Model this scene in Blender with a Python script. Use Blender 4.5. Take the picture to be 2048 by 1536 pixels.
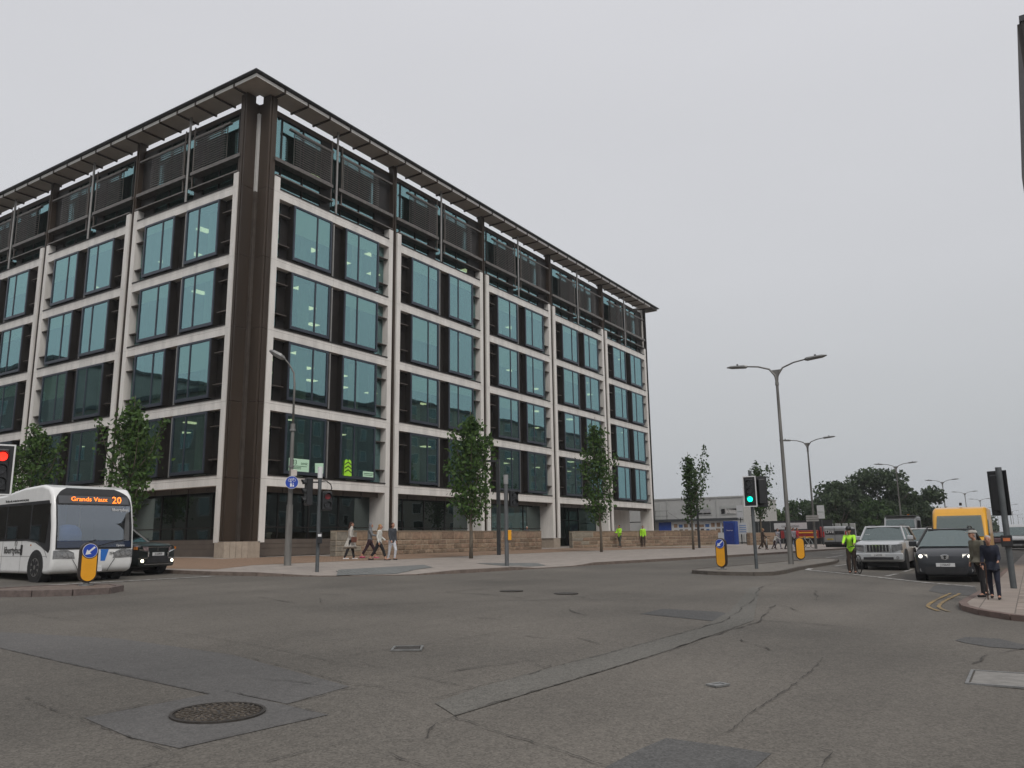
import bpy, bmesh, math, random
from mathutils import Vector, Matrix, noise as mnoise
R=math.radians; pi=math.pi
S=bpy.context.scene
for o in list(bpy.data.objects): bpy.data.objects.remove(o)
COL=S.collection
# ---------------- camera ----------------
cd=bpy.data.cameras.new('camera'); cam=bpy.data.objects.new('camera',cd); COL.objects.link(cam); S.camera=cam
cd.sensor_width=36; cd.lens=36*1590.5/2048; cd.clip_start=.1; cd.clip_end=6000
_pt,_rl,_yw=R(11.0095),R(-.8034),R(32.6105)
_fw=Vector((math.cos(_pt)*math.cos(_yw),math.cos(_pt)*math.sin(_yw),math.sin(_pt)))
_r0=Vector((math.sin(_yw),-math.cos(_yw),0)); _u0=_r0.cross(_fw)
_r=math.cos(_rl)*_r0+math.sin(_rl)*_u0; _u=-math.sin(_rl)*_r0+math.cos(_rl)*_u0
cam.matrix_world=Matrix(((_r.x,_u.x,-_fw.x,-25.982),(_r.y,_u.y,-_fw.y,-32.832),(_r.z,_u.z,-_fw.z,1.55),(0,0,0,1)))
# ---------------- sky: even overcast ----------------
SUN_EL,SUN_AZ=48,235   # soft light from behind the camera
W=bpy.data.worlds.new('World'); S.world=W; W.use_nodes=True
nt=W.node_tree; nt.nodes.clear()
def N(t,typ,**k):
    n=t.nodes.new(typ)
    for a,b in k.items(): setattr(n,a,b)
    return n
wo=N(nt,'ShaderNodeOutputWorld'); bg=N(nt,'ShaderNodeBackground'); nt.links.new(bg.outputs[0],wo.inputs[0])
sky=N(nt,'ShaderNodeTexSky'); sky.sky_type='NISHITA'; sky.sun_disc=False
sky.sun_elevation=R(SUN_EL); sky.sun_rotation=R(90-SUN_AZ); sky.dust_density=6; sky.air_density=1.5
tc=N(nt,'ShaderNodeTexCoord'); sp=N(nt,'ShaderNodeSeparateXYZ'); nt.links.new(tc.outputs['Generated'],sp.inputs[0])
rp=N(nt,'ShaderNodeValToRGB'); nt.links.new(sp.outputs['Z'],rp.inputs[0])
cr=rp.color_ramp; cr.elements[0].position=0; cr.elements[0].color=(4.55,4.8,5.15,1)
cr.elements[1].position=.6; cr.elements[1].color=(6.75,6.8,7.15,1)
e=cr.elements.new(.12); e.color=(5.3,5.5,5.72,1); e=cr.elements.new(.3); e.color=(6.35,6.47,6.78,1)
nz=N(nt,'ShaderNodeTexNoise'); nz.inputs['Scale'].default_value=1.6; nz.inputs['Detail'].default_value=3
mpw=N(nt,'ShaderNodeMapping'); mpw.inputs['Scale'].default_value=(1,1,3); nt.links.new(tc.outputs['Generated'],mpw.inputs[0]); nt.links.new(mpw.outputs[0],nz.inputs[0])
mr=N(nt,'ShaderNodeMapRange'); mr.inputs[3].default_value=.95; mr.inputs[4].default_value=1.05; nt.links.new(nz.outputs[0],mr.inputs[0])
mm=N(nt,'ShaderNodeMix',data_type='RGBA',blend_type='MULTIPLY'); mm.inputs[0].default_value=1
nt.links.new(rp.outputs[0],mm.inputs[6]); nt.links.new(mr.outputs[0],mm.inputs[7])
hs=N(nt,'ShaderNodeHueSaturation'); hs.inputs['Saturation'].default_value=.25; nt.links.new(sky.outputs[0],hs.inputs['Color'])
mx=N(nt,'ShaderNodeMix',data_type='RGBA'); mx.inputs[0].default_value=.06
nt.links.new(mm.outputs[2],mx.inputs[6]); nt.links.new(hs.outputs[0],mx.inputs[7]); nt.links.new(mx.outputs[2],bg.inputs[0])
bg.inputs[1].default_value=.1
sl=bpy.data.lights.new('sun','SUN'); sl.energy=1.45; sl.angle=R(25); sl.color=(1,.96,.9)
so=bpy.data.objects.new('sun',sl); COL.objects.link(so)
_d=Vector((math.cos(R(SUN_EL))*math.cos(R(SUN_AZ)),math.cos(R(SUN_EL))*math.sin(R(SUN_AZ)),math.sin(R(SUN_EL))))
so.rotation_euler=_d.to_track_quat('Z','Y').to_euler()
S.view_settings.view_transform='Standard'; S.view_settings.look='None'; S.view_settings.exposure=0; S.view_settings.gamma=1
S.view_settings.use_curve_mapping=False
S.render.engine='CYCLES'; S.cycles.max_bounces=7; S.cycles.transparent_max_bounces=14; S.cycles.glossy_bounces=3; S.cycles.diffuse_bounces=3
S.cycles.caustics_reflective=False; S.cycles.caustics_refractive=False

# ---------------- materials ----------------
MT={}
def mat(name,col=(.5,.5,.5),rough=.6,metal=0,var=.12,scale=3.,bump=0.,bscale=None,col2=None,spec=.5,obj=False,coat=0,detail=4,ramp=(.35,.65),stretch=None):
    if name in MT: return MT[name]
    m=bpy.data.materials.new(name); m.use_nodes=True; t=m.node_tree; b=t.nodes['Principled BSDF']
    b.inputs['Roughness'].default_value=rough; b.inputs['Metallic'].default_value=metal
    b.inputs['Specular IOR Level'].default_value=spec; b.inputs['Coat Weight'].default_value=coat
    tc=N(t,'ShaderNodeTexCoord'); src=tc.outputs['Object']
    if not obj:
        g=N(t,'ShaderNodeNewGeometry'); src=g.outputs['Position']
    if stretch:
        mp=N(t,'ShaderNodeMapping'); mp.inputs['Scale'].default_value=stretch; t.links.new(src,mp.inputs[0]); src=mp.outputs[0]
    n=N(t,'ShaderNodeTexNoise'); n.inputs['Scale'].default_value=scale; n.inputs['Detail'].default_value=detail; n.inputs['Roughness'].default_value=.6
    t.links.new(src,n.inputs[0])
    r=N(t,'ShaderNodeValToRGB'); r.color_ramp.elements[0].position=ramp[0]; r.color_ramp.elements[1].position=ramp[1]
    c2=col2 or tuple(c*(1-var) for c in col); c1=col if col2 else tuple(min(1,c*(1+var)) for c in col)
    r.color_ramp.elements[0].color=(*c2,1); r.color_ramp.elements[1].color=(*c1,1)
    t.links.new(n.outputs[0],r.inputs[0]); t.links.new(r.outputs[0],b.inputs['Base Color'])
    if bump:
        n2=N(t,'ShaderNodeTexNoise'); n2.inputs['Scale'].default_value=bscale or scale*8; n2.inputs['Detail'].default_value=3; t.links.new(src,n2.inputs[0])
        bp=N(t,'ShaderNodeBump'); bp.inputs['Strength'].default_value=bump; bp.inputs['Distance'].default_value=.01
        t.links.new(n2.outputs[0],bp.inputs['Height']); t.links.new(bp.outputs[0],b.inputs['Normal'])
    MT[name]=m; return m
def emis(name,col,s):
    if name in MT: return MT[name]
    m=bpy.data.materials.new(name); m.use_nodes=True; b=m.node_tree.nodes['Principled BSDF']
    b.inputs['Base Color'].default_value=(*[c*.3 for c in col],1); b.inputs['Emission Color'].default_value=(*col,1); b.inputs['Emission Strength'].default_value=s
    MT[name]=m; return m
def glass(name,refl,trans,fac,rough=.015,wob=0.02):
    if name in MT: return MT[name]
    m=bpy.data.materials.new(name); m.use_nodes=True; t=m.node_tree; t.nodes.clear()
    o=N(t,'ShaderNodeOutputMaterial'); mx=N(t,'ShaderNodeMixShader'); gl=N(t,'ShaderNodeBsdfGlossy'); tr=N(t,'ShaderNodeBsdfTransparent')
    gl.inputs['Roughness'].default_value=rough; gl.inputs['Color'].default_value=(*refl,1); tr.inputs['Color'].default_value=(*trans,1)
    lw=N(t,'ShaderNodeLayerWeight'); lw.inputs[0].default_value=.35
    mr=N(t,'ShaderNodeMapRange'); mr.inputs[3].default_value=fac; mr.inputs[4].default_value=min(1,fac+.45)
    t.links.new(lw.outputs['Facing'],mr.inputs[0]); t.links.new(mr.outputs[0],mx.inputs[0])
    t.links.new(tr.outputs[0],mx.inputs[1]); t.links.new(gl.outputs[0],mx.inputs[2]); t.links.new(mx.outputs[0],o.inputs[0])
    if wob:
        g=N(t,'ShaderNodeNewGeometry'); n=N(t,'ShaderNodeTexNoise'); n.inputs['Scale'].default_value=.6; n.inputs['Detail'].default_value=1
        t.links.new(g.outputs['Position'],n.inputs[0]); bp=N(t,'ShaderNodeBump'); bp.inputs['Strength'].default_value=wob; bp.inputs['Distance'].default_value=.3
        t.links.new(n.outputs[0],bp.inputs['Height']); t.links.new(bp.outputs[0],gl.inputs['Normal'])
    MT[name]=m; return m
stone_w=mat('pale_cladding',(.69,.665,.63),.75,var=.13,scale=1.6,bump=.15,bscale=60,stretch=(1,1,.22),ramp=(.25,.6))
bronze=mat('bronze_metal',(.056,.040,.029),.5,metal=.25,var=.25,scale=.7,spec=.4,stretch=(1,1,.15))
bronze_d=mat('dark_bronze',(.016,.013,.011),.5,metal=.2,var=.2,scale=2)
bronze_l=mat('light_bronze',(.13,.11,.095),.38,metal=.5,var=.15,scale=2)
steel=mat('steel_post',(.27,.262,.25),.35,metal=.6,var=.1,scale=2)
galv=mat('galvanised',(.23,.23,.225),.5,metal=.45,var=.22,scale=6,stretch=(1,1,.2))
galv_w=mat('aged_grey_paint',(.17,.165,.155),.6,metal=.2,var=.3,scale=5,stretch=(1,1,.15))
blue_fr=mat('slate_frame',(.055,.065,.085),.38,metal=.4,var=.1)
louv=mat('louvre_metal',(.15,.137,.125),.45,metal=.45,var=.2)
soff=mat('soffit_panel',(.56,.51,.46),.45,metal=.3,var=.08,scale=1)
soff_e=mat('soffit_edge',(.80,.78,.74),.5,var=.05)
roofm=mat('roof_edge',(.05,.052,.056),.4,metal=.4)
basest=mat('base_stone',(.36,.30,.24),.8,var=.1,scale=4,bump=.3,bscale=40)
black=mat('black_plastic',(.012,.012,.013),.4,var=.2)
rubber=mat('rubber',(.015,.015,.015),.8,var=.2)
white=mat('white_paint',(.80,.80,.79),.3,var=.04,obj=True,coat=.4)
chrome=mat('chrome',(.6,.6,.6),.15,metal=1,var=.05)
g_up=glass('coated_glass',(.45,.71,.77),(.70,.82,.72),.27,wob=.012)
g_gf=glass('dark_glass',(.42,.50,.50),(.40,.48,.45),.22)
g_car=glass('car_glass',(.52,.60,.59),(.45,.5,.48),.22,wob=0)
g_head=glass('lamp_glass',(.9,.9,.9),(.8,.8,.8),.2,wob=0)
yel=mat('bollard_yellow',(.80,.36,.012),.45,var=.05,obj=True)
blu=mat('sign_blue',(.015,.06,.40),.4,var=.05,obj=True)
wsign=mat('sign_white',(.75,.75,.75),.45,var=.03,obj=True)
hivis=mat('hi_vis_fabric',(.42,.85,.04),.7,var=.12,scale=12,bump=.4,bscale=20,obj=True)
bark=mat('bark',(.13,.11,.085),.9,var=.3,scale=12,bump=.6,stretch=(1,1,.3))
def fm(name,c,**k): return mat(name,c,.85,var=.18,scale=9,bump=.35,bscale=22,obj=True,**k)

# ---------------- mesh helpers ----------------
class M:
    def __init__(s): s.v=[]; s.f=[]; s.mi=[]; s.cur=0; s.T=None
    def add(s,vs,fs):
        n=len(s.v)
        for v in vs:
            v=Vector(v)
            if s.T is not None: v=s.T@v
            s.v.append(tuple(v))
        for f in fs: s.f.append(tuple(n+i for i in f)); s.mi.append(s.cur)
        return s
    def box(s,x0,x1,y0,y1,z0,z1):
        return s.add([(x0,y0,z0),(x1,y0,z0),(x1,y1,z0),(x0,y1,z0),(x0,y0,z1),(x1,y0,z1),(x1,y1,z1),(x0,y1,z1)],
          [(0,3,2,1),(4,5,6,7),(0,1,5,4),(1,2,6,5),(2,3,7,6),(3,0,4,7)])
    def cyl(s,a,b,r0,r1=None,n=12,cap=True):
        r1=r0 if r1 is None else r1; a=Vector(a); b=Vector(b); d=(b-a).normalized()
        u=d.orthogonal().normalized(); w=d.cross(u); vs=[]
        for p,r in ((a,r0),(b,r1)):
            for i in range(n):
                t=2*pi*i/n; vs.append(p+r*(math.cos(t)*u+math.sin(t)*w))
        fs=[(i,(i+1)%n,n+(i+1)%n,n+i) for i in range(n)]
        if cap: fs+=[tuple(range(n-1,-1,-1)),tuple(range(n,2*n))]
        return s.add(vs,fs)
    def tube(s,pts,rs,n=8):
        if not hasattr(rs,'__len__'): rs=[rs]*len(pts)
        pts=[Vector(p) for p in pts]; vs=[]; u=None
        for i,p in enumerate(pts):
            d=(pts[min(i+1,len(pts)-1)]-pts[max(i-1,0)]).normalized()
            u=d.orthogonal().normalized() if u is None else (u-d*u.dot(d)).normalized()
            w=d.cross(u)
            for k in range(n):
                t=2*pi*k/n; vs.append(p+rs[i]*(math.cos(t)*u+math.sin(t)*w))
        fs=[(i*n+k,i*n+(k+1)%n,(i+1)*n+(k+1)%n,(i+1)*n+k) for i in range(len(pts)-1) for k in range(n)]
        fs+=[tuple(range(n-1,-1,-1)),tuple(range((len(pts)-1)*n,len(pts)*n))]
        return s.add(vs,fs)
    def prism(s,poly,z0,z1,ax='z'):
        n=len(poly)
        def P(a,b,c): return (a,b,c) if ax=='z' else (a,c,b) if ax=='y' else (c,a,b)
        vs=[P(a,b,z0) for a,b in poly]+[P(a,b,z1) for a,b in poly]
        return s.add(vs,[tuple(range(n-1,-1,-1)),tuple(range(n,2*n))]+[(i,(i+1)%n,n+(i+1)%n,n+i) for i in range(n)])
    def loft(s,rings,cap=True,closed=True):
        n=len(rings[0]); vs=[p for r in rings for p in r]; fs=[]
        for i in range(len(rings)-1):
            for k in range(n if closed else n-1): fs.append((i*n+k,i*n+(k+1)%n,(i+1)*n+(k+1)%n,(i+1)*n+k))
        if cap: fs+=[tuple(range(n-1,-1,-1)),tuple(range((len(rings)-1)*n,len(rings)*n))]
        return s.add(vs,fs)
    def mesh(s,name,mats,smooth=False):
        me=bpy.data.meshes.new(name); me.from_pydata(s.v,[],s.f); 
        for m in (mats if isinstance(mats,(list,tuple)) else [mats]): me.materials.append(m)
        if any(s.mi): me.polygons.foreach_set('material_index',s.mi)
        if smooth: me.polygons.foreach_set('use_smooth',[True]*len(me.polygons))
        me.update(); return me
    def build(s,name,mats,parent=None,loc=(0,0,0),rot=(0,0,0),smooth=False,bevel=0,seg=2,fix=True,angle=None):
        me=s.mesh(name,mats,smooth)
        if fix:
            bm=bmesh.new(); bm.from_mesh(me); bmesh.ops.recalc_face_normals(bm,faces=bm.faces); bm.to_mesh(me); bm.free()
        o=link(name,me,parent,loc,rot)
        if bevel:
            b=o.modifiers.new('bevel','BEVEL'); b.width=bevel; b.segments=seg; b.limit_method='ANGLE'; b.angle_limit=R(35)
        if smooth and angle: 
            me.set_sharp_from_angle(angle=R(angle))
        return o
def link(name,me,parent=None,loc=(0,0,0),rot=(0,0,0),scale=(1,1,1)):
    o=bpy.data.objects.new(name,me); COL.objects.link(o); o.parent=parent; o.location=loc; o.rotation_euler=rot; o.scale=scale; return o
def thing(name,label,cat,loc=(0,0,0),rz=0,group=None):
    o=bpy.data.objects.new(name,None); COL.objects.link(o); o.location=loc; o.rotation_euler=(0,0,rz); o['label']=label; o['category']=cat
    if group: o['group']=group
    o.empty_display_size=.2; return o
def tag(o,label,cat,group=None):
    o['label']=label; o['category']=cat
    if group: o['group']=group
    return o
def struct(o,kind='structure'): o['kind']=kind; return o
def kids(o): return [c for c in bpy.data.objects if c.parent==o]
def dup(root,loc,rz,label,group=None,scale=None):
    r=root.copy(); COL.objects.link(r); r.location=loc; r.rotation_euler=(0,0,rz); r['label']=label
    if group: r['group']=group
    if scale: r.scale=scale
    for ch in kids(root):
        c=ch.copy(); COL.objects.link(c); c.parent=r
        for g in kids(ch):
            d=g.copy(); COL.objects.link(d); d.parent=c
    return r
def text(s,size,m,parent,loc,rot,name='lettering',ext=.003,align='CENTER',sx=1):
    c=bpy.data.curves.new(name,'FONT'); c.body=s; c.size=size; c.align_x=align; c.align_y='CENTER'; c.extrude=ext; c.resolution_u=2; c.materials.append(m)
    o=bpy.data.objects.new(name,c); COL.objects.link(o); o.parent=parent; o.location=loc; 
    me=bpy.data.meshes.new_from_object(o); bpy.data.objects.remove(o); bpy.data.curves.remove(c)
    return link(name,me,parent,loc,rot,(sx,1,1))
def gz(y): return min(max(.02*(y+33),0),.72)

# ---------------- ground ----------------
asph=None
def asphalt(name,base,tint,agg=.5,rough=.85):
    m=bpy.data.materials.new(name); m.use_nodes=True; t=m.node_tree; b=t.nodes['Principled BSDF']; b.inputs['Roughness'].default_value=rough
    b.inputs['Specular IOR Level'].default_value=.35
    g=N(t,'ShaderNodeNewGeometry'); L=t.links.new
    n1=N(t,'ShaderNodeTexNoise'); n1.inputs['Scale'].default_value=.22; n1.inputs['Detail'].default_value=5; L(g.outputs[0],n1.inputs[0])
    r1=N(t,'ShaderNodeValToRGB'); r1.color_ramp.elements[0].position=.3; r1.color_ramp.elements[1].position=.7
    r1.color_ramp.elements[0].color=(*[c*.82 for c in base],1); r1.color_ramp.elements[1].color=(*[c*1.12 for c in tint],1); L(n1.outputs[0],r1.inputs[0])
    v=N(t,'ShaderNodeTexVoronoi'); v.inputs['Scale'].default_value=62; L(g.outputs[0],v.inputs[0])
    mr=N(t,'ShaderNodeMapRange'); mr.inputs[3].default_value=1-agg; mr.inputs[4].default_value=1+agg; L(v.outputs['Color'],mr.inputs[0])
    n3=N(t,'ShaderNodeTexNoise'); n3.inputs['Scale'].default_value=9; n3.inputs['Detail'].default_value=6; n3.inputs['Roughness'].default_value=.75; L(g.outputs[0],n3.inputs[0])
    m3=N(t,'ShaderNodeMapRange'); m3.inputs[1].default_value=.3; m3.inputs[2].default_value=.7; m3.inputs[3].default_value=.86; m3.inputs[4].default_value=1.12; L(n3.outputs[0],m3.inputs[0])
    # tyre-polished lanes and faint oil streaks along the driving direction
    mp=N(t,'ShaderNodeMapping'); mp.inputs['Scale'].default_value=(.05,.9,1); mp.inputs['Rotation'].default_value=(0,0,R(4)); L(g.outputs[0],mp.inputs[0])
    n4=N(t,'ShaderNodeTexNoise'); n4.inputs['Scale'].default_value=1.1; n4.inputs['Detail'].default_value=3; L(mp.outputs[0],n4.inputs[0])
    m4=N(t,'ShaderNodeMapRange'); m4.inputs[1].default_value=.35; m4.inputs[2].default_value=.65; m4.inputs[3].default_value=.93; m4.inputs[4].default_value=1.05; L(n4.outputs[0],m4.inputs[0])
    def mul(a,bb):
        x=N(t,'ShaderNodeMix',data_type='RGBA',blend_type='MULTIPLY'); x.inputs[0].default_value=1; L(a,x.inputs[6]); L(bb,x.inputs[7]); return x.outputs[2]
    c=mul(mul(mul(r1.outputs[0],mr.outputs[0]),m3.outputs[0]),m4.outputs[0]); L(c,b.inputs['Base Color'])
    bp=N(t,'ShaderNodeBump'); bp.inputs['Strength'].default_value=.5; bp.inputs['Distance'].default_value=.006; L(v.outputs['Distance'],bp.inputs['Height']); L(bp.outputs[0],b.inputs['Normal'])
    MT[name]=m; return m
a_main=asphalt('asphalt',(.118,.108,.094),(.136,.123,.106),.38)
a_smooth=asphalt('smooth_asphalt',(.112,.108,.104),(.125,.12,.115),.25)
a_dark=asphalt('dark_asphalt',(.082,.081,.08),(.095,.093,.09),.35)
a_band=asphalt('trench_asphalt',(.120,.115,.102),(.135,.128,.114),.35)
ys=[-900,-33,3,1500]
g=M(); xs=[-900,-60,0,60,2500]
for y in ys:
    for x in xs: g.add([(x,y,gz(y))],[])
nx=len(xs)
g.f=[(j*nx+i,j*nx+i+1,(j+1)*nx+i+1,(j+1)*nx+i) for j in range(len(ys)-1) for i in range(nx-1)]; g.mi=[0]*len(g.f)
road=struct(g.build('road',a_main))
def sheet(name,poly,m,dz,parent=None,sub=True):
    # flat polygon following the ground, cut at the fold lines through many small quads
    bm=bmesh.new(); vs=[bm.verts.new((x,y,0)) for x,y in poly]; bm.faces.new(vs)
    for yy in (-33,3): bmesh.ops.bisect_plane(bm,geom=bm.verts[:]+bm.edges[:]+bm.faces[:],plane_co=(0,yy,0),plane_no=(0,1,0))
    bmesh.ops.triangulate(bm,faces=bm.faces)
    for v in bm.verts: v.co.z=gz(v.co.y)+dz
    bmesh.ops.recalc_face_normals(bm,faces=bm.faces)
    me=bpy.data.meshes.new(name); bm.to_mesh(me); bm.free(); me.materials.append(m); return link(name,me,parent)
rnd=random.Random(7)
def strip(mb,pts,w,dz,jit=0.,step=None):
    out=[]
    for (x0,y0),(x1,y1) in zip(pts,pts[1:]):
        L=math.hypot(x1-x0,y1-y0); n=max(1,int(L/step)) if step else 1
        for i in range(n):
            t=i/n; out.append((x0+(x1-x0)*t+(rnd.uniform(-jit,jit) if i else 0),y0+(y1-y0)*t+(rnd.uniform(-jit,jit) if i else 0)))
    out.append(pts[-1]); vs=[]
    for i,(x,y) in enumerate(out):
        a=out[max(i-1,0)]; b=out[min(i+1,len(out)-1)]; dx,dy=b[0]-a[0],b[1]-a[1]; l=math.hypot(dx,dy) or 1
        ww=w*(1 if not jit else rnd.choice((.1,.5,.8,1,1.3,.3))); nx_,ny_=-dy/l*ww/2,dx/l*ww/2
        vs+=[(x+nx_,y+ny_,gz(y+ny_)+dz),(x-nx_,y-ny_,gz(y-ny_)+dz)]
    mb.add(vs,[(2*i,2*i+1,2*i+3,2*i+2) for i in range(len(out)-1)])
CRACKS=[[(-18.78,-17.66),(-18.22,-18.24),(-16.85,-18.98),(-15.86,-19.48),(-13.92,-19.58),(-12.26,-19.59)],[(-17.98,-16.62),(-18.22,-18.24),(-18.23,-20.03),(-18.24,-21.38),(-18.28,-22.55),(-18.53,-24.3),(-18.94,-26.06)],[(-20.48,-21.32),(-20.64,-23.21),(-20.71,-24.58),(-20.84,-26.09)],[(-19.16,-23.22),(-19.15,-24.27),(-19.4,-25.59),(-19.76,-26.86)],[(-21.9,-24.84),(-22.09,-26.02),(-22.19,-26.95),(-22.28,-27.68),(-22.59,-27.74)],[(-22.09,-26.02),(-21.42,-26.03),(-21.15,-26.07)],[(-20.67,-26.09),(-20.74,-26.85),(-20.83,-27.65),(-21.53,-27.58),(-22.17,-27.53)],[(-20.73,-27.03),(-19.92,-27.01)],[(-22.18,-28.32),(-21.72,-28.35),(-21.35,-28.4)],[(-13.74,-15.96),(-12.01,-16.11),(-11.74,-19.09)],[(-13.22,-17.56),(-13.78,-19.43)],[(-19.21,-21.51),(-18.52,-21.51)],[(-17.78,-20.69),(-17.39,-20.91),(-17.03,-21.26)],[(-18.39,-25.53),(-17.66,-25.59),(-17.31,-25.69),(-16.75,-25.77),(-15.32,-25.8)],[(-18.74,-26.04),(-19.05,-27.16),(-19.15,-27.61),(-19.2,-28.02),(-18.62,-28.07),(-17.68,-28.05),(-16.73,-28.12),(-13.23,-28.18)],[(-19.76,-26.86),(-19.67,-27.12),(-19.77,-27.54),(-19.84,-28.0),(-19.22,-28.03)],[(-21.37,-28.42),(-21.04,-28.85),(-20.61,-28.62),(-20.28,-28.57),(-19.98,-28.56),(-19.12,-28.59),(-17.55,-28.64),(-14.76,-28.72)],[(-20.33,-28.61),(-20.54,-29.17),(-20.72,-29.78),(-20.89,-30.25)],[(-13.66,-20.95),(-11.94,-22.08),(-10.49,-23.07),(-8.1,-26.34)],[(-10.31,-17.7),(-9.7,-20.37),(-9.73,-22.12),(-10.43,-23.53)],[(-9.61,-20.3),(-7.37,-20.57)],[(-11.59,-24.89),(-12.24,-25.4),(-12.52,-25.79)],[(-15.59,-26.36),(-15.7,-26.86),(-15.32,-26.99),(-15.78,-27.67)],[(-13.98,-24.33),(-14.02,-24.94)],[(-17.66,-27.76),(-17.79,-27.98),(-17.65,-27.99),(-17.5,-27.78),(-17.46,-27.5)],[(-21.45,-28.83),(-21.57,-29.29)],[(-14.26,-28.15),(-12.2,-28.2),(-9.98,-27.83),(-7.02,-27.26),(-3.64,-26.4),(-0.71,-26.21)],[(-15.58,-28.66),(-13.43,-28.65),(-11.56,-28.68),(-8.08,-28.0),(-8.57,-28.31),(-9.55,-28.86)],[(-11.56,-28.68),(-11.57,-29.65),(-11.86,-30.39),(-12.1,-30.53)],[(-19.83,-30.61),(-19.51,-30.67),(-18.65,-30.62),(-17.46,-30.62),(-16.32,-30.58),(-15.3,-30.48)],[(-2.62,-26.7),(-2.9,-27.77),(-3.0,-28.9),(-4.06,-30.23),(-4.69,-31.01)],[(-20.12,-31.48),(-19.71,-31.47),(-19.67,-31.37)],[(-14.78,-32.05),(-13.83,-32.18),(-12.96,-32.56)],[(-3.72,-27.88),(-6.67,-28.56)]]
PATCHES=[[(-19.83,-18.86),(-19.08,-21.71),(-19.15,-24.27),(-19.83,-26.92),(-20.73,-27.03),(-20.67,-26.09),(-20.84,-26.09),(-20.64,-23.21),(-20.37,-20.12)],[(-22.03,-26.05),(-21.15,-26.07),(-20.67,-26.09),(-20.83,-27.65),(-22.17,-27.53),(-22.19,-26.95)],[(-11.69,-26.48),(-10.52,-26.44),(-10.46,-27.54),(-10.93,-28.11),(-11.73,-28.19),(-12.13,-28.17)],[(-20.91,-30.28),(-20.38,-30.29),(-19.98,-30.33),(-19.96,-30.85),(-19.97,-31.11),(-20.37,-31.11),(-20.61,-31.1),(-21.12,-30.33)],[(-12.52,-31.72),(-12.0,-31.82),(-11.95,-32.24),(-12.47,-32.55),(-13.01,-32.75),(-13.03,-32.17),(-12.75,-31.85)],[(-1.97,-30.36),(0.78,-30.27),(0.63,-31.28),(-3.12,-31.58),(-3.1,-30.88)],[(-19.22,-28.03),(-17.68,-28.05),(-13.23,-28.18),(-10.08,-27.68),(-3.78,-26.2),(-2.94,-26.24),(-11.64,-28.57),(-15.58,-28.66),(-17.55,-28.64),(-19.12,-28.59),(-20.28,-28.57),(-19.98,-28.12)]]
pk=[a_smooth,a_smooth,a_dark,a_dark,a_dark,a_dark,a_band]
for i,(pl,m_) in enumerate(zip(PATCHES,pk)): sheet('asphalt_patch',pl,m_,.004+.0005*i,road)
crk=mat('crack_dark',(.05,.045,.04),.95,var=.4,scale=20)  # dark tone of the cracks in the asphalt
cm=M()
for i,c in enumerate(CRACKS): strip(cm,c,.011 if c[0][0]<-16 else .024,.0145,jit=.016 if c[0][0]<-16 else .05,step=.07 if c[0][0]<-16 else .3)
for i in range(26):   # short hairline cracks
    x,y=rnd.uniform(-20,12),rnd.uniform(-30,-17); a=rnd.uniform(0,pi); L_=rnd.uniform(.4,1.6)
    strip(cm,[(x,y),(x+L_*math.cos(a),y+L_*math.sin(a))],.018,.0145,jit=.05,step=.2)
ck=struct(cm.build('crack',crk,road,fix=False),'stuff')
# painted markings
wp=mat('worn_white_paint',(.42,.41,.39),.8,var=.35,scale=7,detail=8,ramp=(.42,.55),col2=(.16,.15,.14))
yp=mat('worn_yellow_paint',(.34,.22,.07),.8,scale=7,detail=8,ramp=(.42,.62),col2=(.14,.115,.08))
def paint(pts,w,m,dz=.012,name='painted_line'):
    b=M(); strip(b,pts,w,dz,step=.5); b.build(name,m,road,fix=False)
paint([(9.3,-24.9),(7.75,-25.11),(5.27,-27.31),(1.56,-30.07),(.6,-31.3)],.22,wp)
for a,b in (((18.6,-22.9),(30,-22.4)),((18.6,-24.9),(60,-25.0)),((12.06,-25.3),(17,-25.5)),((8.6,-28.5),(11.3,-28.5)),((4.8,-28.4),(6.8,-28.5)),((14,-28.6),(18,-28.7)),((22,-28.8),(26,-28.9)),((9.99,-26.3),(13,-26.35))): paint([a,b],.15,wp)
for k in range(6): paint([(19.5+k*1.8,-22.7),(21.0+k*1.8,-24.8)],.16,wp)
for k in range(14): paint([(30+k*9,-28.9),(34+k*9,-28.9)],.12,wp)
for k in range(12): paint([(32+k*9,-21.2),(36+k*9,-21.2)],.12,wp)
paint([(-20,-9.9),(-8.6,-9.9)],.2,wp)
for off in (0,.2):
    paint([(-2.6,-31.12+off),(-5.15,-31.0+off),(-6.3,-30.99+off),(-6.9,-31.02+off),(-7.4,-31.12+off*.95),(-7.9,-31.28+off*.85)],.075,yp)
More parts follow.
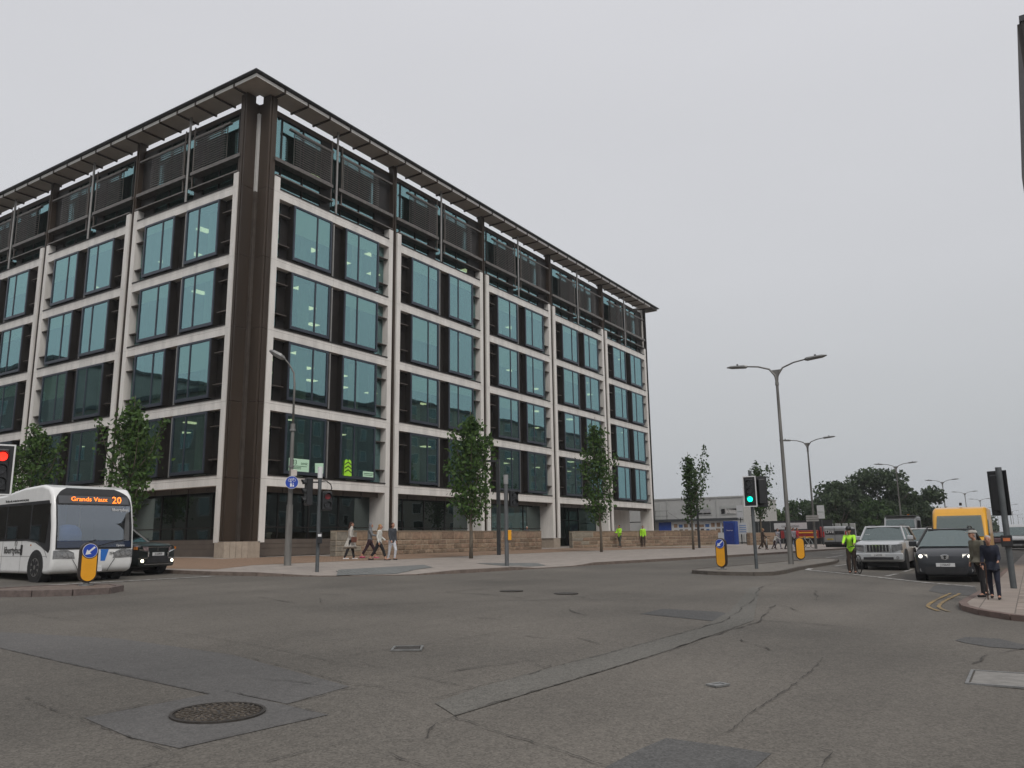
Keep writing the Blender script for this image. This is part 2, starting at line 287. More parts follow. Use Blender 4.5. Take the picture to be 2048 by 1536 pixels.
# covers in the carriageway
iron=mat('cast_iron',(.055,.048,.042),.55,metal=.4,var=.3,scale=30,bump=.4)
concr=mat('concrete',(.22,.21,.195),.85,var=.15,scale=8,bump=.4)
def manhole(name,x,y,r,label):
    t=thing(name,label,'manhole cover',(x,y,gz(y)+.016)); t.rotation_euler=(R(1.15),0,rnd.uniform(0,3) if 0 else 0)
    b=M(); n=48
    vs=[(r*q*math.cos(2*pi*i/n),r*q*math.sin(2*pi*i/n),z) for q,z in ((1,-.02),(1,.004),(.93,.004),(.925,-.008),(0.9,-.008),(.89,.0)) for i in range(n)]
    b.add(vs,[(k*n+i,k*n+(i+1)%n,(k+1)*n+(i+1)%n,(k+1)*n+i) for k in range(5) for i in range(n)]); b.build('frame',iron,t)
    b=M(); b.cyl((0,0,-.02),(0,0,-.004),r*.9,n=40); b.build('plate',iron,t)
    b=M(); rr=random.Random(3)
    for k in range(1,9):
        rad=r*k/9.6; m_=max(4,int(2*pi*rad/.062))
        for i in range(m_):
            a=2*pi*i/m_+k*.3; b.T=Matrix.Rotation(a,4,'Z')@Matrix.Translation((rad,0,0))@Matrix.Rotation(rr.choice((.8,-.8)),4,'Z'); b.box(-.021,.021,-.009,.009,-.004,.004)
    b.T=None; struct(b.build('tread_lug',mat('worn_iron',(.12,.10,.08),.5,metal=.3,var=.35,scale=9),t),'stuff')
manhole('manhole_cover',-21.31,-26.83,.39,'large round patterned iron manhole cover in the smooth tar patch nearest the camera')
for x,y,l in ((-8.38,-21.46,'small dark round iron cover, the one nearer the left of two mid junction'),(-8.32,-23.02,'small dark round iron cover, the one nearer the right of two mid junction')):
    b=M(); b.cyl((0,0,.0),(0,0,.02),.3,n=24); tag(b.build('round_cover',iron,None,(x,y,gz(y))),l,'manhole cover')
def rectcover(name,x,y,w,l,rz,m,label):
    t=thing(name,label,'utility cover',(x,y,gz(y)+.004),rz)
    b=M()
    for q in ((-w/2,w/2,-l/2,-l/2+.03),(-w/2,w/2,l/2-.03,l/2),(-w/2,-w/2+.03,-l/2+.031,l/2-.031),(w/2-.03,w/2,-l/2+.031,l/2-.031)): b.box(*q,0,.018)
    b.build('frame',galv,t); b=M(); b.box(-w/2+.045,w/2-.045,-l/2+.045,l/2-.045,0,.014); b.build('lid',m,t,bevel=.01)
rectcover('access_cover',-15.75,-32.4,.66,.95,R(90),concr,'pale rectangular concrete access cover in the road near the right edge')
rectcover('valve_cover',-17.74,-29.98,.14,.2,R(65),galv,'tiny grey metal valve cover set alone in the asphalt')
rectcover('drain_cover',-17.55,-25.75,.4,.4,R(35),iron,'small cracked square dark cover beside the long trench scar')

# ---------------- pavements ----------------
pav_l=bpy.data.materials.new('light_paving')
def paving(name,c1,c2,c3,bw,bh,rot=0):
    m=bpy.data.materials.new(name); m.use_nodes=True; t=m.node_tree; b=t.nodes['Principled BSDF']; b.inputs['Roughness'].default_value=.8
    g=N(t,'ShaderNodeNewGeometry'); mp=N(t,'ShaderNodeMapping'); mp.inputs['Rotation'].default_value=(0,0,rot); t.links.new(g.outputs[0],mp.inputs[0])
    br=N(t,'ShaderNodeTexBrick'); t.links.new(mp.outputs[0],br.inputs[0]); br.inputs['Scale'].default_value=1
    br.inputs['Brick Width'].default_value=bw; br.inputs['Row Height'].default_value=bh; br.inputs['Mortar Size'].default_value=.012; br.inputs['Mortar'].default_value=(*[c*.45 for c in c1],1)
    br.inputs['Color1'].default_value=(*c1,1); br.inputs['Color2'].default_value=(*c2,1); br.inputs['Bias'].default_value=0
    n=N(t,'ShaderNodeTexNoise'); n.inputs['Scale'].default_value=1.3; n.inputs['Detail'].default_value=5; t.links.new(g.outputs[0],n.inputs[0])
    mr=N(t,'ShaderNodeMapRange'); mr.inputs[1].default_value=.35; mr.inputs[2].default_value=.65; t.links.new(n.outputs[0],mr.inputs[0])
    mx=N(t,'ShaderNodeMix',data_type='RGBA'); mx.inputs[7].default_value=(*c3,1); t.links.new(br.outputs[0],mx.inputs[6])
    mu=N(t,'ShaderNodeMath',operation='MULTIPLY'); mu.inputs[1].default_value=.45; t.links.new(mr.outputs[0],mu.inputs[0]); t.links.new(mu.outputs[0],mx.inputs[0]); t.links.new(mx.outputs[2],b.inputs['Base Color'])
    MT[name]=m; return m
pav_l=paving('light_slab_paving',(.30,.265,.235),(.37,.32,.285),(.26,.23,.205),.6,.4)
pav_t=paving('tan_brick_paving',(.27,.175,.115),(.33,.215,.145),(.22,.15,.10),.2,.1)
pav_r=paving('rose_slab_paving',(.26,.215,.185),(.31,.26,.225),(.21,.18,.155),.6,.6)
kst=mat('granite_kerb',(.16,.125,.105),.8,var=.2,scale=5,bump=.3)
kerb=[(-8.3,140),(-8.3,30),(-8.35,5),(-8.35,-6),(-8.2,-9),(-7.6,-11),(-6.9,-12.3),(-5.8,-13.6),(-4.05,-14.75),(-1.99,-15.35),(2.45,-15.75),(6.19,-16.05),(14,-16.9),(24.24,-17.9),(46.8,-19.2),(90,-20.4),(200,-21.5)]
inner=[(.5,140),(.5,30),(.6,8),(.7,4),(.9,2.5),(1.0,1.8),(1.3,1.5),(2,1.5),(3.4,1.5),(5.5,1.5),(9,1.5),(13,1.5),(20,1.5),(30,1.5),(52,1.5),(95,1.5),(200,1.5)]
def resample(A,B,step):
    oa,ob=[],[]
    for i in range(len(A)-1):
        L_=math.dist(A[i],A[i+1]); n=max(1,int(L_/step)) if L_<40 else int(L_/4)
        for k in range(n):
            t=k/n; oa.append(tuple(A[i][j]*(1-t)+A[i+1][j]*t for j in (0,1))); ob.append(tuple(B[i][j]*(1-t)+B[i+1][j]*t for j in (0,1)))
    oa.append(A[-1]); ob.append(B[-1]); return oa,ob
KA,KB=resample(kerb,inner,.5)
def drop(x,y):  # kerb upstand, lowered at the two crossings
    h=.12
    for cx,cy,r in ((-5.6,-13.9,2.6),(1.3,-15.6,0),(3.9,-15.8,2.2)):
        if r:
            d=math.hypot(x-cx,y-cy); h=min(h,.02+.10*min(1,max(0,(d-r*.65)/(r*.7))))
    return h
g=M(); rows=[.06,.6,1.4,2.4,4]
per=len(rows)+1
for (x,y),(u,v) in zip(KA,KB):
    L_=math.dist((x,y),(u,v)); h=drop(x,y)
    for d in rows:
        t=min(d/L_,.9); X,Y=x+(u-x)*t,y+(v-y)*t; hh=h+(.12-h)*min(1,d/1.8); g.add([(X,Y,gz(Y)+hh)],[])
    g.add([(u,v,gz(v)+.12)],[])
g.f=[(i*per+k,i*per+k+1,(i+1)*per+k+1,(i+1)*per+k) for i in range(len(KA)-1) for k in range(per-1)]; g.mi=[0]*len(g.f)
pave=struct(g.build('pavement',pav_l))
# the block the building stands on
b=M(); b.box(.45,200,1.45,140,.2,.839); struct(b.build('terrace',mat('terrace_paving',(.22,.2,.18),.8,var=.1)))
tanp=[(-8.0,-5.5),(-7.2,-8.13),(-4.08,-6.4),(1.35,-6.41),(4.95,-6.94),(13.75,-6.41),(22.22,-6.45),(32.6,-7.81),(44.97,-11.02),(44.97,-8.8),(32,-1.7),(5.2,-1.6),(5.2,.3),(1,.4),(-.6,0),(-.6,12),(-6,12)]
sheet('tan_paving_band',tanp,pav_t,.126,pave)
tact=mat('grey_tactile_paving',(.155,.16,.155),.85,var=.15,scale=5)
def pav_h(x,y):
    d,h=min((math.hypot(x-a,y-b_),drop(a,b_)) for a,b_ in KA if abs(a-x)<6 and abs(b_-y)<6)
    return h+(.12-h)*min(1,d/1.8)
def psheet(name,poly,m,dz):
    bm=bmesh.new(); bm.faces.new([bm.verts.new((x,y,0)) for x,y in poly])
    for ax,c0,c1 in ((0,min(p[0] for p in poly),max(p[0] for p in poly)),(1,min(p[1] for p in poly),max(p[1] for p in poly))):
        c=c0+.3
        while c<c1:
            bmesh.ops.bisect_plane(bm,geom=bm.verts[:]+bm.edges[:]+bm.faces[:],plane_co=(c,c,0),plane_no=(1-ax,ax,0)); c+=.3
    for v in bm.verts: v.co.z=gz(v.co.y)+pav_h(v.co.x,v.co.y)+dz
    bmesh.ops.recalc_face_normals(bm,faces=bm.faces)
    me=bpy.data.meshes.new(name); bm.to_mesh(me); bm.free(); me.materials.append(m); return link(name,me,pave)
for pl in ([(-6.3,-13.2),(-4.4,-14.2),(-1.4,-13.4),(.09,-11.73),(-4.91,-11.9)],[(2.6,-12.61),(4.65,-14.46),(3.9,-15.3),(1.2,-15.1)]): psheet('tactile_paving',pl,tact,.012)
b=M()
for i in range(12):
    for j in range(7):
        x=-5.9+i*.13+j*.1; y=-13.05+j*.14-i*.035; h_=gz(y)+pav_h(x,y)+.01; b.cyl((x,y,h_),(x,y,h_+.02),.035,.022,n=6)
struct(b.build('tactile_stud',tact,pave),'stuff')
# kerb stones, one by one where they can be told apart
kme={}
def kstone(L_,key):
    if key not in kme:
        b=M(); b.box(-L_/2+.006,L_/2-.006,-.075,.075,-.25,0); me=b.mesh('kerb_stone',kst); kme[key]=me
    return kme[key]
def kerb_run(A,parent,hf,m=None,near=1e9,width=.15,name='kerb_stone',L0=.9):
    # walk along the line, one stone per length
    acc=[]; 
    for i in range(len(A)-1):
        a,b_=Vector((*A[i],0)),Vector((*A[i+1],0)); acc.append((a,b_,(b_-a).length))
    tot=sum(l for _,_,l in acc); n=int(tot/L0); L1=tot/n
    def at(s):
        for a,b_,l in acc:
            if s<=l: return a+(b_-a)*(s/l)
            s-=l
        return acc[-1][1]
    for k in range(n):
        p0,p1=at(k*L1),at((k+1)*L1); c=(p0+p1)/2; d=(p1-p0)
        z0=gz(p0.y)+hf(p0.x,p0.y)+.002; z1=gz(p1.y)+hf(p1.x,p1.y)+.002
        if L0==.9: o=link(name,kstone(L1,(round(L1,3),'n')),parent)
        else: o=link(name,kstone(L1,(round(L1,3),m.name if m else 'n')),parent)
        if m and not o.data.users>99999:
            o.data.materials[0]=m
        nrm=Vector((-d.y,d.x,0)).normalized()
        o.location=(c.x+nrm.x*0,c.y+nrm.y*0,(z0+z1)/2); o.rotation_euler=(0,-math.atan2(z1-z0,d.xy.length),math.atan2(d.y,d.x))
near_k=[p for p in KA if p[1]<14 and p[0]<52]
off=[]
kerb_run(near_k,pave,drop)
b=M()
far_k=[p for p in KA if p[0]>=51.5]
for (x0,y0),(x1,y1) in zip(far_k,far_k[1:]): b.add([(x0,y0-.07,gz(y0)-.1),(x1,y1-.07,gz(y1)-.1),(x1,y1-.07,gz(y1)+.122),(x0,y0-.07,gz(y0)+.122),(x1,y1+.1,gz(y1)+.122),(x0,y0+.1,gz(y0)+.122)],[(0,1,2,3),(3,2,4,5)])
struct(b.build('far_kerb',kst,pave),'stuff')
# right-hand pavement corner
kR=[(120,-33.4),(33.75,-32.1),(8.8,-31.8),(1.17,-31.7),(-2.8,-31.62),(-5.2,-31.5),(-6.4,-31.43),(-7.4,-31.55),(-8.3,-31.9),(-8.9,-32.35),(-9.3,-33.0),(-9.6,-34.2),(-9.7,-36),(-9.7,-60)]
iR=[(120,-60),(33.75,-60),(8.8,-60),(5,-60),(2,-60),(0,-60),(-1,-60),(-2,-60),(-3,-60),(-4,-60),(-5,-60),(-6,-60),(-7,-60),(-8,-60)]
g=M(); QA,QB=resample(kR,iR,.6); per=4
for (x,y),(u,v) in zip(QA,QB):
    L_=math.dist((x,y),(u,v))
    for d in (.06,1.2,4): t=min(d/L_,.9); X,Y=x+(u-x)*t,y+(v-y)*t; g.add([(X,Y,gz(Y)+.098)],[])
    g.add([(u,v,.098)],[])
g.f=[(i*per+k,i*per+k+1,(i+1)*per+k+1,(i+1)*per+k) for i in range(len(QA)-1) for k in range(per-1)]; g.mi=[0]*len(g.f)
paver=struct(g.build('right_pavement',pav_r))
kerb_run([p for p in QA if p[0]<12 and p[1]>-37],paver,lambda x,y:.1,m=mat('rose_kerb',(.15,.105,.09),.8,var=.2,scale=5,bump=.3),L0=.85)
# slabs one by one on the near corner
sl_m=[mat('slab_%d'%i,c,.85,var=.12,scale=3,bump=.25,bscale=50) for i,c in enumerate(((.27,.225,.19),(.31,.255,.22),(.24,.20,.175),(.28,.235,.20)))]
sme=[]
for m_ in sl_m:
    b=M(); b.box(-.292,.292,-.292,.292,-.03,.0); sme.append(b.mesh('paving_slab',m_))
def inR(x,y):
    if x>-9.2 and x<3 and y<-31.85-max(0,(-6.2-x))*.28 and y>-37: return True
for i in range(-16,8):
    for j in range(0,6):
        x=i*.6+(.3 if j%2 else 0); y=-32.0-j*.6-.1
        if inR(x-.3,y+.3) and inR(x+.3,y+.3):
            link('paving_slab',rnd.choice(sme),paver,(x,y,gz(y)+.108+rnd.uniform(-.002,.003)),(rnd.uniform(-.004,.004),rnd.uniform(-.004,.004),0))
# traffic islands
def island(name,poly,m_top,mk,hk,L0):
    t=sheet(name,poly,m_top,hk); struct(t)
    P=list(poly)+[poly[0]]; kerb_run(P,t,lambda x,y:hk+.012,m=mk,L0=L0)
    return t
isl2=island('traffic_island',[(2.6,-22.3),(2.1,-23.2),(2.3,-24.3),(2.9,-24.95),(4.4,-25.0),(8.04,-24.75),(14.69,-24.75),(18.6,-24.2),(19.4,-23.7),(18.6,-23.1),(14.96,-22.9),(8.68,-22.45),(5.15,-22.0),(3.6,-21.95)],mat('island_concrete',(.165,.15,.13),.85,var=.2,scale=4,bump=.3),mat('brown_kerb',(.10,.085,.072),.85,var=.2,scale=6,bump=.3),.11,.8)
rectcover('island_hatch',8.0,-23.9,.9,.6,0,concr,'pale rectangular hatch set in the traffic island beside the green light pole')
isl1=island('near_island',[(-16.7,-11.9),(-16.5,-12.9),(-15.95,-13.5),(-15.3,-13.85),(-14.6,-13.9),(-14.05,-13.5),(-13.75,-12.9),(-13.9,-12.4),(-14.4,-12.05),(-15.3,-11.75)],mat('brick_infill',(.15,.115,.095),.85,var=.25,scale=6,bump=.4),mat('pink_granite',(.135,.105,.095),.8,var=.2,scale=8,bump=.4),.13,.8)

# ---------------- the office building ----------------
GA,WA=1.24,10.23; GB,WB=1.10,10.05
ZS=[4.76+3.94*k for k in range(5)]
bld=thing('office_building','six-storey glass office building with pale stone grid, bronze corner and floating roof edge','building',(0,0,0))
def fp(face,s0,z=0.):
    if face=='A': return dict(loc=(GA+WA*s0,0,z),rot=(0,0,0),scale=(1,1,1))
    return dict(loc=(0,GB+WB*s0,z),rot=(0,0,R(90)),scale=(WB/WA,-1,1))
def inst(name,me,face,k,z=0.,parent=bld,dx=0.):
    if isinstance(me,list):
        for m_ in me: inst(name,m_,face,k,z,parent,dx)
        return
    d=fp(face,k,z); o=link(name,me,parent,d['loc'],d['rot'],d['scale']); 
    if dx: 
        if face=='A': o.location.x+=dx
        else: o.location.y+=dx*WB/WA
    return o
NB={'A':5,'B':5}; NWB=3
# meshes in bay coordinates (s, depth, z relative to the seam)
b=M(); b.box(9.60,9.98,0,1.28,0,1); pier_me=None
def boxm(name,m_,*bs):
    b=M()
    for q in bs: b.box(*q)
    return b.mesh(name,m_)
def boxs(name,m_,*bs): return [boxm(name,m_,q) for q in bs]
pj=.012
def piermesh(x0,x1,deep,z0,z1): return boxm('pier',stone_w,(x0,x1,0,deep,z0,z1))
pier_l=piermesh(.19,.57,.46,-2.59+pj-3.93+3.94,0)  # placeholder height, rescaled below
PR=boxm('pier',stone_w,(.19,.57,0,.50,0,1)); PL=boxm('pier',stone_w,(9.60,9.98,0,.50,0,1))
PRg=boxm('pier',stone_w,(.19,.57,0,1.28,0,1)); PLg=boxm('pier',stone_w,(9.60,9.98,0,1.28,0,1))
# spandrel beam: two stacked stone panels with a dark drip edge
SPL=boxs('spandrel_beam',stone_w,(.57,4.81,.02,.5,-.36,.0-.006),(4.825,9.60,.02,.5,-.36,-.006)); 
SPU=boxs('spandrel_beam',stone_w,(.57,4.81,.02,.5,.006,.17),(4.825,9.60,.02,.5,.006,.17))
DRP=boxm('drip_edge',bronze_d,(.57,9.60,-.02,.5,.172,.235))
GRV=boxm('groove_strip',bronze,(-.20,-.06,.10,.5,0,1),(-.058,.05,.04,.5,0,1),(.052,.18,.12,.5,0,1))
# window box
def winmesh():
    f=M()
    x0,x1,z0,z1,d0,d1=0,2.92,0,3.21,-.10,.46; t=.11
    e=-.03
    for a_,b_ in ((d0,e),(e+.001,d1)):
        f.cur=0 if b_==e else 1
        f.box(x0,x0+t,a_,b_,z0,z1); f.box(x1-t,x1,a_,b_,z0,z1); f.box(x0+t,x1-t,a_,b_,z1-t,z1); f.box(x0+t,x1-t,a_,b_,z0,z0+.17)
    return f.mesh('frame',[blue_fr,bronze_d])
WF=winmesh()
MU1=boxm('mullion',blue_fr,(1.75,1.83,-.085,.02,.17,3.10)); MU2=boxm('mullion',blue_fr,(1.09,1.17,-.085,.02,.17,3.10))
def pane(name,x0,x1,z0,z1,d=-.05,m_=None): return boxm(name,m_ or g_up,(x0,x1,d,d+.015,z0,z1))
P1a,P1b=pane('pane',.11,1.75,.17,3.10),pane('pane',1.83,2.81,.17,3.10)
P2a,P2b=pane('pane',.11,1.09,.17,3.10),pane('pane',1.17,2.81,.17,3.10)
blindm=mat('roller_blind',(.80,.80,.74),.9,var=.03)
BL=[pane('roller_blind',.13,2.79,3.08-h,3.08,-.02,blindm) for h in (.5,.75,1.0,1.5)]
curt=mat('interior_column_paint',(.5,.5,.45),.9,var=.05)
# infill between the windows, and slots beside the piers
MID=boxs('side_panel',bronze_d,(4.50,4.70,.30,.46,.26,3.55),(4.92,5.63,.34,.46,.26,3.55))
PST=M(); PST.cyl((4.81,.12,.26),(4.81,.12,3.5),.06,n=10); PST=PST.mesh('silver_post',steel)
SPN=boxm('side_panel',bronze_d,(1.02,1.58,.40,.50,.24,3.58)); SPF=boxm('side_panel',bronze_d,(8.56,8.72,.40,.50,.24,3.58))
SG1=boxm('slot_glass',g_up,(.57,1.02,.45,.465,.24,3.58)); SG2=boxm('slot_glass',g_up,(8.72,9.60,.45,.465,.24,3.58))
SB1=boxm('sun_blade',bronze_l,(.57,1.45,.06,.40,0,.045)); SB2=boxm('sun_blade',bronze_l,(8.62,9.60,.06,.40,0,.045))
cl=emis('ceiling_light',(1,.90,.62),1.7)
rb=random.Random(11)
for F in 'AB':
    for k in range(NB[F]):
        if F=='B' and k>3: continue
        last=(F=='A' and k==4)
        z0=1.55
        for me,meg in ((PR,PRg),(PL,PLg)):
            for i in range(5):     # one stone length per storey, joints open
                za=z0 if i==0 else ZS[i-1]+.006; zb=ZS[i]-.006
                o=inst('pier',meg if i==0 else me,F,k,za); o.scale.z=zb-za
            o=inst('pier',me,F,k,ZS[4]+.006); o.scale.z=.86
        if not last:
            for i in range(6):
                za=1.6 if i==0 else ZS[i-1]+.008; zb=(ZS[i]-.008) if i<5 else 26.02
                o=inst('groove_strip',GRV,F,k+1,za); o.scale.z=zb-za
        for i in range(5):
            z=ZS[i]
            inst('spandrel_beam',SPL,F,k,z); inst('spandrel_beam',SPU,F,k,z); inst('drip_edge',DRP,F,k,z)
        for i in range(4):
            z=ZS[i]
            for w,(x,pa_,pb_,mu) in enumerate(((1.58,P1a,P1b,MU1),(5.64,P2a,P2b,MU2))):
                root=link('window',WF,bld); d=fp(F,k,z+.32); root.location=d['loc']; root.rotation_euler=d['rot']; root.scale=d['scale']
                if F=='A': root.location.x+=x
                else: root.location.y+=x*WB/WA
                for nm,me in (('pane',pa_),('pane',pb_),('mullion',mu)): link(nm,me,root)
                if i>0 and rb.random()<(.75 if i>1 else .3): link('roller_blind',rb.choice(BL),root)
            inst('side_panel',MID,F,k,z); inst('silver_post',PST,F,k,z); inst('side_panel',SPN,F,k,z); inst('side_panel',SPF,F,k,z)
            inst('slot_glass',SG1,F,k,z); inst('slot_glass',SG2,F,k,z)
            for zz in (.98,2.70): inst('sun_blade',SB1,F,k,z+zz); inst('sun_blade',SB2,F,k,z+zz)
# top storey: set-back glazing, shelves, hanging louvre screens, parapet
gl5=boxs('top_glazing',g_up,(0,4.2,.50,.515,0,4.69),(4.2,8.6,.50,.515,0,4.69))
colp=boxs('side_panel',bronze_d,(8.65,10.2,.42,.468,0,4.65),(3.95,4.75,.44,.468,0,4.65))
mulm=M()
for x in (.9,2.5,4.0,5.6,7.2,8.6): mulm.box(x,x+.07,.44,.498,0,4.65)
mulm.box(0,10.2,.42,.468,4.66,4.74)
mulm=mulm.mesh('glazing_bar',bronze_d)
parap=boxs('parapet_panel',bronze,(0,5.1,.47,.8,4.70,5.02),(5.115,10.22,.47,.8,4.70,5.02))
shelf=boxs('shelf',louv,(.1,4.5,-.05,.46,1.70,1.90),(5.0,9.9,-.05,.46,1.70,1.90)); shelf2=boxs('shelf',louv,(.25,4.55,-.03,.46,.86,.93),(5.1,9.9,-.03,.46,.86,.93))
rail=boxs('top_rail',louv,(1.2,4.6,.05,.22,4.02,4.12),(5.2,9.9,.05,.22,4.02,4.12))
tpost=M(); tpost.cyl((4.82,.0,.18),(4.82,.0,5.58),.07,n=10); tpost=tpost.mesh('silver_post',steel)
hang=boxs('hanger',bronze_l,(4.42,4.48,.05,.12,.8,4.75),(5.28,5.34,.05,.12,.8,4.75))
SL1=boxm('slat',louv,(1.62,4.40,.04,.16,0,.035)); SL2=boxm('slat',louv,(5.40,8.60,.04,.16,0,.035))
SF1=boxm('screen_frame',louv,(1.62,4.40,.20,.245,1.90,1.93),(1.62,4.40,.20,.245,4.01,4.04),(1.62,1.66,.20,.245,1.92,4.02),(4.36,4.40,.04,.10,1.92,4.02),(2.1,2.13,.20,.24,1.92,4.02),(3.3,3.33,.20,.24,1.92,4.02),(3.7,3.73,.20,.24,1.92,4.02))
SF2=boxm('screen_frame',louv,(5.40,5.44,.04,.10,1.92,4.02),(8.56,8.60,.20,.245,1.92,4.02),(5.9,5.93,.20,.24,1.92,4.02),(6.9,6.93,.20,.24,1.92,4.02),(8.0,8.03,.20,.24,1.92,4.02))
for F in 'AB':
    for k in range(NB[F]):
        if F=='B' and k>3: continue
        z=ZS[4]+.05
        for nm,me in (('top_glazing',gl5),('side_panel',colp),('glazing_bar',mulm),('parapet_panel',parap),('shelf',shelf),('shelf',shelf2),('top_rail',rail),('silver_post',tpost),('hanger',hang)):
            inst(nm,me,F,k,z)
        for fr,sm in ((SF1,SL1),(SF2,SL2)):
            d=fp(F,k,z); root=link('louvre_screen',fr,bld,d['loc'],d['rot'],d['scale'])
            n=15
            for j in range(n): link('slat',sm,root,(0,0,1.98+j*2.0/(n-1)),(0,0,0))
# slat tilt
for me in (SL1,SL2):
    for v in me.vertices: v.co.z+=(v.co.y-.15)*.28
# floating roof edge: soffit trays and the dark roof rim
pitch=WA/6
SOF=boxm('soffit_panel',soff,(.05,pitch-.05,-.70,.62,0,.03)); SOE=boxm('soffit_edge',soff_e,(.05,pitch-.05,-.725,-.702,-.0,.19)); RIB=boxm('roof_rib',bronze,(-.05,.05,-.76,.70,-.07,.14))
zr=26.03
for F in 'AB':
    n=31 if F=='A' else 25
    for j in range(n):
        s=j/6+ (0)
        if j==0: s0=0
        inst('soffit_panel',SOF,F,s,zr); inst('soffit_edge',SOE,F,s,zr); inst('roof_rib',RIB,F,s,zr)
b=M(); b.box(-.70,GA-.05,-.70,.62,zr,zr+.03); b.box(-.70,.62,.622,GB-.05,zr,zr+.03); b.build('soffit_panel',soff,bld)
b=M(); b.box(-.702,GA-.05,-.725,-.702,zr,zr+.19); b.box(-.725,-.704,-.725,GB-.05,zr,zr+.19); b.build('soffit_edge',soff_e,bld)
EX=GA+WA*5+2.0
b=M(); b.box(GA+WA*5+.05,EX-.2,-.70,.62,zr,zr+.03); b.build('soffit_panel',soff,bld); b=M(); b.box(GA+WA*5+.05,EX-.18,-.725,-.702,zr,zr+.19); b.build('soffit_edge',soff_e,bld)
b=M(); b.box(-.93,EX,-.93,.66,zr+.235,zr+.33); b.box(-.93,.66,.662,60,zr+.235,zr+.33); b.box(EX-1.6,EX,.662,30,zr+.235,zr+.33); b.build('roof_rim',roofm,bld,bevel=.03)
# bronze corner: square notch between two finned columns
def cornercol(face):
    b=M()
    b.box(.87,.95,0,.6,1.6,26.0); b.box(.955,1.03,.05,.6,1.6,26.0); b.box(1.035,1.14,.0,.6,1.6,26.0); b.box(1.145,1.33+.1,.06,.6,1.6,26.0)
    return b
for i in range(6):
    za=1.62 if i==0 else ZS[i-1]+.01; zb=ZS[i]-.01 if i<5 else 26.0
    for F in 'AB':
        b=M()
        for x0,x1,y0 in ((.87,.955,0),(.957,1.04,.045),(1.042,1.17,0),(1.172,1.43,.06)): b.box(x0,x1,y0,.6,za,zb)
        me=b.mesh('corner_fin',bronze); o=link('corner_fin',me,bld)
        if F=='B': o.rotation_euler=(0,0,R(90)); o.scale=(1,-1,1)
    zt=zb if i<5 else 25.62
    b=M(); b.box(.872,.90,.0602,.86,za,zt); b.build('corner_panel',bronze,bld); b=M(); b.box(.0602,.871,.872,.90,za,zt); b.build('corner_panel',bronze,bld)
b=M(); b.box(.70,.868,.70,.868,1.0,ZS[4]-.15); b.build('corner_pipe',bronze_l,bld)
b=M(); b.box(.71,.86,.71,.86,ZS[4]-.14,25.0); b.build('corner_pipe',mat('pale_cover',(.55,.54,.52),.5,var=.05),bld)
bs=[(.0,1.55),(.0,.8),(.8,.0),(1.55,0)]
for (x0,y0),(x1,y1) in zip(bs,bs[1:]):
    n=4 if x0==0 and x1>0 else 2 if x0==0 else 1
    for i in range(n):
        a=Vector((x0+(x1-x0)*i/n,y0+(y1-y0)*i/n,0)); c=Vector((x0+(x1-x0)*(i+1)/n,y0+(y1-y0)*(i+1)/n,0)); d=(c-a).normalized()*.006; nn=Vector((-d.y,d.x,0)).normalized()*.25
        if nn.x+nn.y<0: nn=-nn
        a=a+d; c=c-d; b=M(); b.add([(p.x,p.y,z) for z in (.6,1.60) for p in (a,c,c+nn,a+nn)],[(0,1,2,3),(4,5,6,7),(0,1,5,4),(1,2,6,5),(2,3,7,6),(3,0,4,7)]); b.build('base_stone',basest,bld)
for F in 'AB':   # pier bases
    for k in range(1,5):
        me=boxm('pier_base',basest,(-.55,.52,.03,1.2,.5,1.545)); inst('pier_base',me,F,k)
# ground floor
gfd=1.25
GG=boxs('shop_glass',g_gf,(.3,2.4,gfd,gfd+.02,1.75,4.42),(2.46,4.6,gfd,gfd+.02,1.75,4.42)); GG2=boxs('shop_glass',g_gf,(4.66,6.9,gfd,gfd+.02,1.75,4.42),(6.96,9.60,gfd,gfd+.02,1.75,4.42))
GBAR=boxm('glazing_bar',bronze_d,(2.4,2.46,gfd-.05,gfd+.05,1.75,4.42),(4.6,4.66,gfd-.05,gfd+.05,1.75,4.42),(6.9,6.96,gfd-.05,gfd+.05,1.75,4.42),(.3,9.6,gfd-.04,gfd-.002,2.30,2.36),(.3,9.6,gfd-.06,gfd+.04,1.70,1.748))
CP=[boxs('cladding_panel',mat('taupe_panel',(.125,.10,.082),.6,var=.1,scale=1.5),(.1,4.9,gfd-.1,gfd,z0+.006,z0+h),(4.91,9.9,gfd-.1,gfd,z0+.006,z0+h)) for z0,h in ((.83,.40),(1.24,.22),(1.47,.23))]
SOFG=boxm('entrance_soffit',bronze_d,(.57,9.6,.5,gfd,4.42,4.46)); 
DWN=[boxm('downstand_panel',bronze_l,(.6+i*1.5,2.04+i*1.5,.52,.56,4.12,4.38)) for i in range(6)]
for F in 'AB':
    for k in range(NB[F]):
        if F=='B' and k>3: continue
        inst('entrance_soffit',SOFG,F,k)
        for q in DWN: inst('downstand_panel',q,F,k)
        if F=='A' and k in (3,4): continue
        inst('shop_glass',GG,F,k); inst('shop_glass',GG2,F,k); inst('glazing_bar',GBAR,F,k)
        if F=='B' or k<2:
            for q in CP: inst('cladding_panel',q,F,k)
